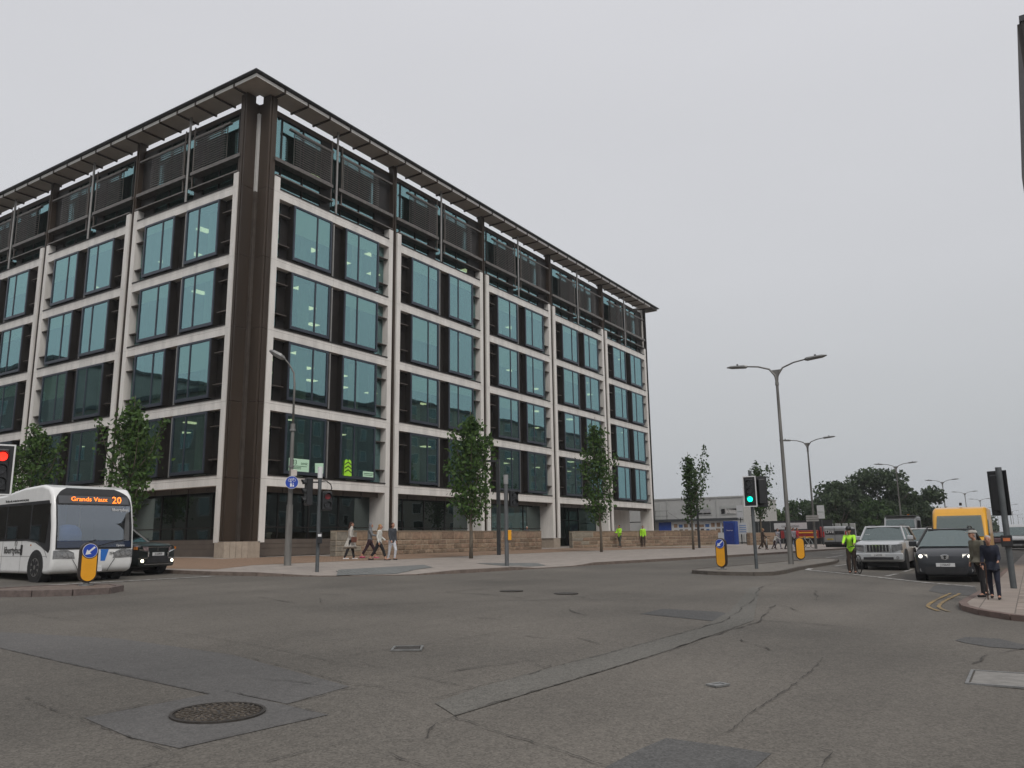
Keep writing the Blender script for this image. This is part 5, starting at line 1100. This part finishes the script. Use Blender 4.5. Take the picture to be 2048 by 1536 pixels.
# ---------------- people ----------------
skin=mat('skin',(.42,.22,.15),.6,var=.08,scale=6,obj=True); 
_US=[(math.cos(2*pi*a/10)*math.sin(pi*b_/6),math.sin(2*pi*a/10)*math.sin(pi*b_/6),math.cos(pi*b_/6)) for b_ in range(1,6) for a in range(10)]+[(0,0,1),(0,0,-1)]
_UF=[(b_*10+a,b_*10+(a+1)%10,(b_+1)*10+(a+1)%10,(b_+1)*10+a) for b_ in range(4) for a in range(10)]+[(50,(a+1)%10,a) for a in range(10)]+[(51,40+a,40+(a+1)%10) for a in range(10)]
def blob(b,c,r,rz=None):
    if not hasattr(r,'__len__'): r=(r,r,r)
    elif len(r)==2: r=(r[0],r[1],rz or min(r))
    b.add([(c[0]+x*r[0],c[1]+y*r[1],c[2]+z*r[2]) for x,y,z in _US],_UF)
def sk(name,V,Eg,Rd,m_,parent,sub=1,root=0,vox=.014,extra=()):
    """one continuous surface grown round a jointed skeleton"""
    b=M(); Rv=[r if hasattr(r,'__len__') else (r,r) for r in Rd]; V=[Vector(v) for v in V]
    for a,c in Eg:
        L_=(V[a]-V[c]).length; st=max(2,int(L_/(.35*min(min(Rv[a]),min(Rv[c])))))
        st=min(st,26)
        for k in range(st+1):
            t=k/st; blob(b,V[a].lerp(V[c],t),(Rv[a][0]*(1-t)+Rv[c][0]*t,Rv[a][1]*(1-t)+Rv[c][1]*t))
    for c,r in extra: blob(b,c,r)
    me=b.mesh(name,m_,smooth=True); o=link(name,me,parent); md=o.modifiers.new('remesh','REMESH'); md.mode='VOXEL'; md.voxel_size=vox; md.use_smooth_shade=True
    sm=o.modifiers.new('smooth','SMOOTH'); sm.factor=.5; sm.iterations=2 if vox<.013 else 3
    return o
def person(label,x,y,face_az,H,top,bot,shoe,hair,lt=(18,8),rt=(-18,18),la=(-20,15),ra=(20,25),lean=2,coat=0,longhair=0,hat=None,skirt=False,bare=0,hood=None,z=None,group=None,arms_front=False,hands=True,name='person',head_turn=0,scarf=None,crop=0,stoop=0):
    """lt/rt: thigh swing and knee bend, la/ra: arm swing and elbow bend (degrees, forward positive). faces local +y"""
    s=H/1.72; t=thing(name,label,'person',(x,y,gzp(x,y) if z is None else z),face_az-pi/2,group)
    def fwd(p,L_,a,side=0): a=R(a); return Vector((p[0]+side,p[1]+L_*math.sin(a),p[2]-L_*math.cos(a)))
    hipz=.90; 
    # pelvis height so that the lower foot touches the ground
    def leg(a,k): return .43*math.cos(R(a))+.42*math.cos(R(a-k))
    hipz=max(leg(*lt),leg(*rt))+.075
    Pv=Vector((0,0,hipz)); le=R(lean+stoop*.3); up=lambda d,e=0: Vector((0,d*math.sin(le)+e,hipz+d*math.cos(le)))
    waist,chest,neck,hb=up(.14),up(.38,stoop*.002),up(.52,stoop*.004),up(.60,stoop*.007+.015)
    headc=hb+Vector((0,.02,.075)); crown=hb+Vector((0,.005,.15))
    legs={}
    for sd,(a,k) in ((-1,rt),(1,lt)):
        hp=Vector((sd*-.09,0,hipz-.04)); kn=fwd(hp,.43,a,sd*-.01); an=fwd(kn,.40,a-k); toe=an+Vector((0,.15,-.045)); 
        if an.z>.15: toe=an+Vector((0,.12,-.11))
        legs[sd]=(hp,kn,an,toe)
    arms={}
    for sd,(a,k) in ((-1,ra),(1,la)):
        sh=chest+Vector((sd*-.165,0,.09)); el=fwd(sh,.27,a+lean,sd*-.035); wr=fwd(el,.24,a+k+lean,sd*(.05 if arms_front else -.0)*1); arms[sd]=(sh,el,wr,(wr-el).normalized())
    # body: one continuous skinned figure
    V=[Pv,waist,chest,neck,hb,headc,headc]; E_=[(0,1),(1,2),(2,3),(3,4),(4,5)]; Rd=[(.13,.10),(.12,.09),(.14,.10),.05,.05,.05,.05]
    for sd in (-1,1):
        hp,kn,an,toe=legs[sd]; n=len(V); V+=[hp,kn,an,toe]; E_+=[(0,n),(n,n+1),(n+1,n+2),(n+2,n+3)]; Rd+=[.085,.058,.04,.03]
        sh,el,wr,d=arms[sd]; n=len(V); hnd=wr+d*.07; V+=[sh,el,wr,hnd]; E_+=[(2,n),(n,n+1),(n+1,n+2),(n+2,n+3)]; Rd+=[.036,.032,.025,.03]
        if hands:
            for f in range(4):
                u=Vector((0,1,0)); sp=(f-1.5)*.019; c=n+3; m=len(V); b0=hnd+d*.02+u*sp; e1=b0+d*(.035 if f in(1,2) else .028)+Vector((sd*.006,.0,0)); e2=e1+(d*.6+Vector((sd*.5,0,0))).normalized()*.03
                V+=[b0,e1,e2]; E_+=[(c,m),(m,m+1),(m+1,m+2)]; Rd+=[.010,.0095,.009]
            m=len(V); V+=[wr+d*.03+Vector((sd*.02,.03,0)),wr+d*.07+Vector((sd*.03,.05,0))]; E_+=[(n+2,m),(m,m+1)]; Rd+=[.010,.009]
    T=lambda L_:[v*s for v in L_]
    body=sk('body',T(V),E_,[(r[0]*s,r[1]*s) if hasattr(r,'__len__') else r*s for r in Rd],skin,t,vox=.011 if hands else .018,extra=[(headc*s+Vector(c)*s,tuple(q*s for q in r)) for c,r in (((0,-.012,.03),(.075,.092,.088)),((0,.028,-.042),(.055,.058,.058)),((0,.05,-.0),(.058,.04,.06)),((0,.095,-.005),(.016,.02,.024)),((.076,-.005,0),(.012,.022,.032)),((-.076,-.005,0),(.012,.022,.032)),((.165/1,0,0),(.001,.001,.001)))][:6])
    # face
    b=M(); hc=headc*s
    for sx in (-1,1): blob(b,(sx*.028*s,hc.y+.082*s,hc.z+.018*s),(.013*s,.008*s,.008*s)); blob(b,(sx*.03*s,hc.y+.082*s,hc.z+.036*s),(.018*s,.006*s,.004*s))
    blob(b,(0,hc.y+.088*s,hc.z-.045*s),(.022*s,.006*s,.005*s)); b.build('eyes_and_mouth',mat('dark_features',(.08,.03,.025),.6),t)
    # top garment
    g=.016; V=[Pv+Vector((0,0,-.04)),Pv,waist,chest,neck-Vector((0,0,.02))]; E_=[(0,1),(1,2),(2,3),(3,4)]; Rd=[(.15,.12),(.15,.122),(.14+g,.112),(.152+g,.115+g),.068]
    for sd in (-1,1):
        sh,el,wr,d=arms[sd]; n=len(V); V+=[sh,el,wr]; E_+=[(3,n),(n,n+1),(n+1,n+2)]; Rd+=[.07,.056,.044]
    if coat:
        b=M(); sw=.10+.24*coat
        b.loft([[((.158+f_*.03)*math.cos(q)*s,((.125+sw*f_)*math.sin(q))*s,(hipz+.08-f_*(coat+.08))*s) for q in [2*pi*k/18 for k in range(18)]] for f_ in (0,.25,.5,.75,1)]+[[((.15+.03)*math.cos(q)*s,((.11+sw)*math.sin(q))*s,(hipz-coat+.03)*s) for q in [2*pi*k/18 for k in range(18)]]],cap=False); b.build('coat_skirt',top,t,smooth=True,fix=False)
    sk('top',T(V),E_,[(r[0]*s,r[1]*s) if hasattr(r,'__len__') else r*s for r in Rd],top,t,root=1)
    # trousers
    V=[Pv+Vector((0,0,.03))]; E_=[]; Rd=[(.142,.108)]
    for sd in (-1,1):
        hp,kn,an,toe=legs[sd]; n=len(V); end=kn.lerp(an,.6) if crop else an+Vector((0,0,.02)); V+=[hp-Vector((0,0,.03)),kn,end]; E_+=[(0,n),(n,n+1),(n+1,n+2)]; Rd+=[.10,.07,.052 if not crop else .062]
    sk('trousers',T(V),E_,[(r[0]*s,r[1]*s) if hasattr(r,'__len__') else r*s for r in Rd],bot,t)
    for sd in (-1,1):
        hp,kn,an,toe=legs[sd]; d=(toe-an); sk('shoe',T([an-Vector((0,.05,.045)),an+Vector((0,.03,-.035)),toe+Vector((0,.02,0))]),[(0,1),(1,2)],[.038*s,.046*s,.032*s],shoe,t,root=1)
    if hood: sk('hood',T([neck,hb+Vector((0,-.02,.02))]),[(0,1)],[.085*s,.088*s],hood,t,extra=[(headc*s+Vector((0,-.035,.035))*s,(.098*s,.10*s,.105*s))])
    else:
        hx=[(headc*s+Vector((0,-.03,.05))*s,(.086*s,.094*s,.084*s)),(headc*s+Vector((0,-.045,.0))*s,(.084*s,.07*s,.075*s))]
        V=[headc+Vector((0,-.04,0)),hb+Vector((0,-.055,0))]; Rd=[.07*s,.05*s if not longhair else .075*s]; E_=[(0,1)]
        if longhair: V+=[neck+Vector((0,-.085,.03-longhair))]; E_+=[(1,2)]; Rd+=[.05*s]
        sk('hair',T(V),E_,Rd,hair,t,extra=hx)
    if hat: 
        b=M(); c=crown*s; b.cyl((0,c.y-.015,c.z-.02*s),(0,c.y-.015,c.z+.045*s),.115*s,.09*s,n=16); b.box(-.07*s,.07*s,c.y+.06*s,c.y+.15*s,c.z-.02*s,c.z-.005*s); b.build('cap',hat,t,bevel=.01)
    if scarf: sk('scarf',T([neck+Vector((0,.02,-.04)),neck+Vector((0,.02,.04))]),[(0,1)],[.095*s,.08*s],scarf,t)
    return t,arms,headc*s,s
brown_h=fm('brown_hair',(.05,.02,.012)); blond=fm('blond_hair',(.35,.2,.08)); greyh=fm('grey_hair',(.35,.34,.33)); blackh=fm('black_hair',(.015,.012,.01))
c_cream=fm('cream_knit',(.48,.46,.42)); c_black=fm('black_cloth',(.014,.013,.015)); c_plum=fm('dark_plum_cloth',(.03,.012,.018)); c_grey=fm('grey_fleece',(.16,.17,.18)); c_white=fm('white_denim',(.55,.56,.6)); c_wshirt=fm('white_shirt',(.55,.55,.52)); c_char=fm('charcoal_top',(.045,.05,.06)); c_navy=fm('navy_coat',(.012,.015,.03)); c_pink=fm('pink_trainer',(.45,.04,.15)); c_wshoe=fm('white_trainer',(.6,.6,.6)); c_bshoe=fm('dark_shoe',(.02,.018,.02)); c_brown=fm('brown_cloth',(.06,.04,.03)); c_tan=fm('khaki_jacket',(.13,.12,.09)); c_capt=fm('pale_cap_cloth',(.42,.40,.36)); c_red=fm('red_jacket',(.42,.025,.03)); c_dgreen=fm('dark_trousers',(.05,.055,.05)); c_grb=fm('lilac_grey',(.28,.27,.30))
az0=math.atan2(-.26,.96)  # walking towards picture right
az_r=math.atan2(_r.y,_r.x)
wg='four women walking past the stone wall'
t,a,l,s=person('leftmost walker in a long cream knitted coat, black leggings and white trainers',3.1,-4.7,az_r+.25,1.80,c_cream,c_black,c_wshoe,brown_h,lt=(16,6),rt=(-14,6),la=(2,48),ra=(-8,30),coat=.42,longhair=.18,group=wg,scarf=c_cream)
b=M(); b.loft([[(.30+x_,.16+y_,zz) for x_,y_ in ((-.05,-.13),(.05,-.13),(.05,.13),(-.05,.13))] for zz in (.80,.98,1.06)]); tag(b.build('handbag',fm('brown_leather',(.12,.045,.03)),None,(t.location.x,t.location.y,t.location.z),(0,0,t.rotation_euler.z),bevel=.02),'brown handbag carried by the walker in the cream coat','handbag')
person('walker in a grey hooded fleece, dark cropped leggings and bright pink trainers',4.7,-4.5,az_r+.1,1.79,c_grey,c_plum,c_pink,greyh,lt=(28,18),rt=(-24,8),la=(-12,40),ra=(25,55),hood=c_grey,group=wg,crop=1)
person('blond walker in a short white jacket and black wide cropped trousers',2.75,-6.9,az_r-.1,1.72,c_wshirt,c_black,c_bshoe,blond,lt=(26,10),rt=(-24,12),la=(2,52),ra=(-12,25),longhair=.02,group=wg,crop=1)
person('rightmost walker in a charcoal top and tight white trousers',3.55,-7.0,az_r-.75,1.76,c_char,c_white,c_bshoe,brown_h,lt=(20,30),rt=(-8,6),la=(-5,12),ra=(5,20),longhair=.12,group=wg)
hg='two workers in yellow hi-vis vests by the far wall'
person('left hi-vis worker in a yellow vest over black, striding by the wall',35.98,-3.68,az_r-2.3,1.88,hivis,c_dgreen,c_bshoe,blackh,lt=(16,6),rt=(-16,8),la=(20,70),ra=(15,80),group=hg)
person('right hi-vis worker in a yellow vest and dark trousers, facing the junction',39.2,-4.4,az_r-1.7,1.82,hivis,c_brown,c_bshoe,blackh,lt=(8,10),rt=(-8,4),la=(5,15),ra=(-5,15),group=hg)
person('man in a white shirt and dark trousers standing in the office entrance',33.9,1.2,az_r+2.6,1.75,c_wshirt,c_black,c_bshoe,blackh,lt=(3,2),rt=(-3,2),la=(5,10),ra=(15,60),z=.86)
person('grey-haired head of a person behind the stone wall by the dark column',27.3,.1,az_r-1,1.7,c_navy,c_navy,c_bshoe,greyh,lt=(3,2),rt=(-3,2),z=.78)
person('elderly man in a pale flat cap and khaki jacket behind the elderly woman',-4.75,-31.75,az_r-2.9,1.46,c_tan,c_black,c_bshoe,greyh,lt=(10,6),rt=(-10,8),la=(-4,18),ra=(-6,22),hat=c_capt,stoop=10,coat=.06)
t,a,l,s=person('elderly grey-haired woman in a navy coat with a walking stick, on the kerb corner',-5.33,-32.0,az_r-2.2,1.36,c_navy,c_navy,c_bshoe,greyh,lt=(14,16),rt=(-10,8),la=(-4,62),ra=(-12,30),lean=10,stoop=14,coat=.16)
b=M(); b.cyl((0,0,0),(0,-.03,.74),.012,n=8); b.tube([(0,-.03,.73),(0,.0,.78),(0,.07,.77)],.014,6); tag(b.build('walking_stick',mat('stick_wood',(.05,.02,.01),.5),None,(-5.52,-31.86,gz(-31.9)+.1)),'dark walking stick held by the elderly woman on the corner','walking stick')
# group beyond the green light
gg='people standing about near the bicycles'
for x,y,H_,top,bot,sh,hr,az,l_,kw in ((37.0,-15.3,1.62,c_brown,c_brown,c_bshoe,blond,-.3,'leftmost of the distant group, in dark brown, beside the thin tree',{}),
 (37.9,-15.9,1.25,c_wshirt,c_plum,c_bshoe,greyh,.2,'short stooping person in a white top with a bicycle beside them',dict(lean=28,stoop=10)),
 (39.8,-15.7,1.62,c_grb,c_grb,c_bshoe,blackh,-1.2,'slim person in lilac grey behind the man in grey',{}),
 (39.3,-16.5,1.76,c_grey,c_black,c_bshoe,brown_h,.5,'man in a grey top and black trousers stepping towards the kerb',dict(lt=(24,10),rt=(-20,10),la=(25,60),ra=(20,70))),
 (42.0,-16.4,1.70,c_grb,c_black,c_wshoe,brown_h,-1.4,'person in a pale top just left of the nearest lamp pole',{}),
 (44.4,-15.6,1.78,c_red,c_white,c_wshoe,brown_h,-1.6,'woman in a bright red jacket and white trousers right of the lamp pole',dict(longhair=.1)),
 (46.6,-15.6,1.7,c_red,c_plum,c_bshoe,blackh,-1.0,'person in a dark red coat just behind the woman in red',dict(coat=.2))):
    person(l_,x,y,az_r+az,H_,top,bot,sh,hr,group=gg,hands=False,**kw)
# cyclist
cyc_z=gz(-26.9)
ca=facing(6.9,-26.9)-.12
t,a,l,s=person('cyclist in a bright yellow jacket and black helmet waiting astride a bicycle',6.38,-27.05,ca,1.66,hivis,c_brown,c_bshoe,blackh,lt=(2,2),rt=(6,6),la=(38,18),ra=(38,18),lean=14,z=cyc_z,hat=None)
b=M(); 
b.loft([[(l.x+.105*r_*math.cos(q),l.y-.01+.135*r_*math.sin(q),l.z+.055+h_) for q in [2*pi*k/14 for k in range(14)]] for r_,h_ in ((1,0),(.98,.06),(.8,.11),(.4,.14))]); b.build('helmet',black,t,smooth=True)
b=M()
for sx in (-.1,.1): b.tube([(sx,.13,1.36),(sx*1.1,.24,1.2),(sx*1.2,.17,.98)],.017,5)
b.build('rucksack_strap',c_black,t)
bt=thing('bicycle','dark bicycle held upright between the yellow-jacketed cyclist\'s legs','bicycle',(6.38+.05,-27.05-.06,cyc_z),ca+.42); bike(bt,black); 
# bus driver
t,a,l,s=person('bus driver in a blue shirt at the wheel behind the side window',bx+.55*0-.55,by+1.35,-pi/2,1.6,fm('blue_shirt',(.03,.12,.4)),c_navy,c_bshoe,brown_h,lt=(70,80),rt=(70,80),la=(60,30),ra=(60,30),z=gz(-8)+.42,hands=False)
# ---------------- background ----------------
cabm=mat('cabin_panel',(.46,.465,.46),.6,var=.05,scale=2); cabt=mat('cabin_trim',(.42,.43,.42),.5,var=.05); cabw=mat('cabin_side',(.46,.46,.44),.6,var=.05)
t=thing('site_cabins','stacked pale grey site office cabins with small windows beyond the offices','cabin',(64,-5.8,.8))
b=M(); b.box(0,14,0,24,2.55,5.0); b.build('upper_cabin',cabm,t); b=M(); b.box(0,14,0,24,0,2.45); b.build('lower_cabin',cabm,t); b=M(); b.box(.1,14,-.03,-.001,0,4.95); b.build('end_panel',cabw,t)
b=M(); b.box(-.08,14.1,-.1,24,5.0,5.16); b.build('roof_trim',cabt,t)
for y in (.0,3.0,6.0,9.0,12): b=M(); b.box(-.06,-.0,y-.07,y+.07,0,5.0); b.build('corner_post',cabt,t)
for y in (.6,3.6):
    o=(M().box(-.05,-.0,y,y+2.0,3.1,4.1)).build('window',cabt,t); (M().box(-.07,-.05,y+.12,y+1.88,3.2,3.75)).build('pane',glass('cabin_glass',(.8,.82,.85),(.05,.05,.06),.7,wob=0),o); (M().box(-.075,-.05,y+.12,y+1.88,3.76,4.02)).build('shutter_box',cabt,o); (M().box(-.09,-.05,y+1.0,y+1.06,3.2,3.75)).build('window_bar',cabt,o)
(M().box(-.05,-.0,9.8,10.8,2.6,4.6)).build('door',cabt,t)
b=M()
for y in (8.6,10.0,11.6): b.cyl((-1.2,y,2.6),(-1.2,y,3.7),.03,n=6)
for z_ in (3.1,3.7): b.cyl((-1.2,8.4,z_),(-1.2,11.8,z_),.03,n=6)
b.cyl((-1.2,8.4,3.5),(-1.2,7.0,2.6),.03,n=6); b.box(-1.3,0,8.4,11.8,2.5,2.56); b.build('landing',galv,t)
t=thing('hoarding','blue and white photo display hoarding with a dark canopy below the site cabins','hoarding',(61.2,-5.4,.75))
dk=mat('dark_canopy',(.05,.055,.06),.6); dblue=mat('hoarding_blue',(.012,.05,.27),.5,var=.1); wh=mat('display_white',(.55,.56,.57),.6,var=.05)
(M().box(-.3,.3,-.6,9.0,2.42,2.72)).build('canopy',dk,t)
(M().box(0,.1,7.1,8.6,0,2.4)).build('blue_panel',dblue,t); (M().box(0,.1,-.0,7.05,0,2.4)).build('display_board',wh,t)
phm=[mat('photo_%d'%i,c,.6,var=.5,scale=3) for i,c in enumerate(((.06,.07,.08),(.2,.22,.22),(.25,.16,.1),(.05,.12,.3),(.12,.08,.06)))]
rr=random.Random(4)
for j in range(11):
    for i in range(2):
        y=.15+j*.62; z_=1.15+i*.62; w_=rr.uniform(.35,.55); (M().box(-.012,0,y,y+w_,z_,z_+rr.uniform(.3,.48))).build('photo',rr.choice(phm),t)
t=thing('kiosk','blue kiosk box with small white lettering at the right end of the photo hoarding','kiosk',(57.7,-6.75,.55)); (M().box(0,1.0,-.0,1.25,0,2.5)).build('body',dblue,t,bevel=.02); (M().box(-.02,0,.15,1.1,.2,2.3)).build('door',mat('deep_blue',(.01,.03,.2),.4),t); text('Camerons',.17,wsign,t,(-.04,.62,1.55),(R(90),0,R(-90)))
t=thing('notice_board','white notice board with a red emblem right of the blue kiosk','sign',(59.6,-8.0,.6)); (M().box(0,.06,.6,2.0,1.1,2.3)).build('panel',wh,t); (M().box(-.01,0,1.55,1.85,1.4,2.1)).build('red_emblem',redp,t)
b=M()
for k in range(4): b.box(-.012,0,.7,1.4,1.3+k*.22,1.38+k*.22)
b.build('text_line',mat('print_blue',(.15,.25,.45),.6),t); (M().box(0,.06,.65,.75,0,1.1)).build('post',dk,t); (M().box(0,.06,1.85,1.95,0,1.1)).build('post',dk,t)
for x,y,z0,l_ in ((60.1,-6.6,3.3,'tall white company board in front of the cabin end wall'),(58.2,-15.3,2.95,'white company board on a post above the parked van')):
    t=thing('company_board',l_,'sign',(x,y,.5)); (M().box(0,.06,-.34,.34,z0-.35,z0+.95)).build('panel',wh,t); (M().box(.07,.15,-.05,.05,0,z0)).build('post',dk,t); text('Camerons',.13,mat('print_green',(.02,.12,.06),.6),t,(-.02,0,z0+.3),(R(90),0,R(-90)))
# dark fence panels with banner, red truck
t=thing('site_fence','dark site fence with a long white banner behind the group of people','fence',(67.4,-14.5,.42))
for k in range(7): (M().box(0,.06,k*1.35+.0,k*1.35+1.32,0,2.7)).build('fence_panel',mat('fence_dark',(.018,.022,.024),.7,var=.2),t)
(M().box(-.03,-.0,2.7,6.3,1.75,2.45)).build('banner',wh,t); text('construction',.42,mat('print_grey',(.10,.12,.13),.6),t,(-.05,4.5,2.1),(R(90),0,R(-90)),sx=.9)
t=thing('red_truck','red and yellow lorry side showing behind the bicycles','truck',(63.7,-13.4,.45)); (M().box(0,3,-.3,3.6,.7,1.55)).build('body',redp,t,bevel=.05); (M().box(-.02,0,-.2,2.2,1.25,1.38)).build('yellow_stripe',yvan,t); (M().box(-.02,0,-.2,2.2,.75,.9)).build('yellow_stripe',yvan,t); (M().box(.4,2.6,-1.6,-.4,.8,1.9)).build('cab',redp,t,bevel=.08); wheels(t,(.5,2.4),3.0,.4)
t=thing('wooden_fence','long weathered grey-brown fence running right behind the parked van','fence',(92,-16.2,.33))
fnm=mat('weathered_board',(.12,.11,.095),.85,var=.25,scale=2)
me=boxm('board',fnm,(0,.04,-.24,.24,0,2.5))
for k in range(24): link('board',me,t,(0,k*.5,0),(0,0,rr.uniform(-.05,.05)),(1,1,1.2+rr.uniform(-.04,.04)))
for x,y,l_ in ((72.2,-15.9,'small white cabin window unit in front of the weathered fence'),):
    t=thing('portable_toilet','pale upright site cubicles in front of the weathered fence','cubicle',(x,y,.25))
    for k in range(4): (M().box(0,.8,k*.8,k*.8+.5,0,2.5)).build('cubicle',mat('cubicle_pale',(.32,.33,.32),.6,var=.1),t,bevel=.04)
# direction boards on the second lamp
t=thing('direction_board','pale slatted direction board fixed on the lamp post left of the van','road sign',(42.3,-18.0,gz(-18)+2.3),R(8))
for k in range(3): (M().box(-.12,-.08,-.42,.55,k*.17,k*.17+.14)).build('slat',mat('board_pale',(.36,.35,.33),.7),t)
# building opposite at the right, and the blocks whose reflections fill the glass
def block(name,label,x0,x1,y0,y1,h,m_,wm,face,nf,nw,cat='building',sill=1):
    t=thing(name,label,cat,(x0,y0,0)); (M().box(0,x1-x0,0,y1-y0,0,h)).build('wall',m_,t); (M().box(-.25,x1-x0+.25,-.25,y1-y0+.25,h,h+.45)).build('roof_edge',roofm,t)
    L_=(x1-x0) if face=='y' else (y1-y0); fh=h/nf
    for i in range(nf):
        for k in range(nw):
            s0=(k+.28)*L_/nw; s1=(k+.72)*L_/nw; z0=i*fh+fh*.28; z1=i*fh+fh*.85
            if face=='y': o=(M().box(s0,s1,y1-y0+.001,y1-y0+.06,z0,z1)).build('window',cabt,t); (M().box(s0+.1,s1-.1,y1-y0+.06,y1-y0+.07,z0+.1,z1-.1)).build('pane',g_gf,o)
            else: o=(M().box(x1-x0+.001,x1-x0+.06,s0,s1,z0,z1)).build('window',cabt,t); (M().box(x1-x0+.06,x1-x0+.07,s0+.1,s1-.1,z0+.1,z1-.1)).build('pane',g_gf,o)
    return t
rend=mat('beige_render',(.30,.27,.23),.85,var=.1,scale=.5); grnd=mat('grey_render',(.20,.195,.185),.85,var=.12,scale=.5)
t=thing('corner_block','tall stone-panelled building whose dark-trimmed top corner shows at the upper right edge','building',(14,-60.3,0))
bc=mat('buff_panel',(.30,.27,.24),.75,var=.12,scale=.8); (M().box(.06,19,0,25.4,0,24.3)).build('wall',mat('panel_backing',(.08,.07,.065),.8),t)
for i in range(8):
    for k in range(6): (M().box(0,.055,25.0-(k+1)*1.5+.02,25.0-k*1.5-.02,i*3.0+.03,i*3.0+2.97)).build('stone_panel',bc,t)
(M().box(-.08,.3,25.02,25.25,0,24.3)).build('corner_trim',bronze_d,t); (M().box(-.12,19,-.1,25.3,24.32,24.6)).build('roof_edge',roofm,t)
block('apartment_block','grey apartment block across the dual carriageway, seen as a reflection in the glass',38,60,-62,-42,19.5,grnd,None,'y',7,8)
block('apartment_block','beige apartment block across the dual carriageway, seen as a reflection in the glass',64,125,-66,-44,22,rend,None,'y',9,14)
block('stone_block','beige rendered block across the side street, seen as a reflection in the glass',-42,-25,22,62,17,rend,None,'x',5,10)
block('stone_block','taller grey block farther up the side street, seen as a reflection in the glass',-46,-24,66,130,24,grnd,None,'x',7,14)
# thin sea mist over the whole place
hm=bpy.data.materials.new('mist'); hm.use_nodes=True; hm.node_tree.nodes.clear(); ho=N(hm.node_tree,'ShaderNodeOutputMaterial'); pv=N(hm.node_tree,'ShaderNodeVolumePrincipled')
pv.inputs['Color'].default_value=(.93,.95,.97,1); pv.inputs['Density'].default_value=.0004; hm.node_tree.links.new(pv.outputs[0],ho.inputs['Volume'])
struct((M().box(-950,2600,-950,1600,-1.5,36)).build('haze',hm),'stuff')
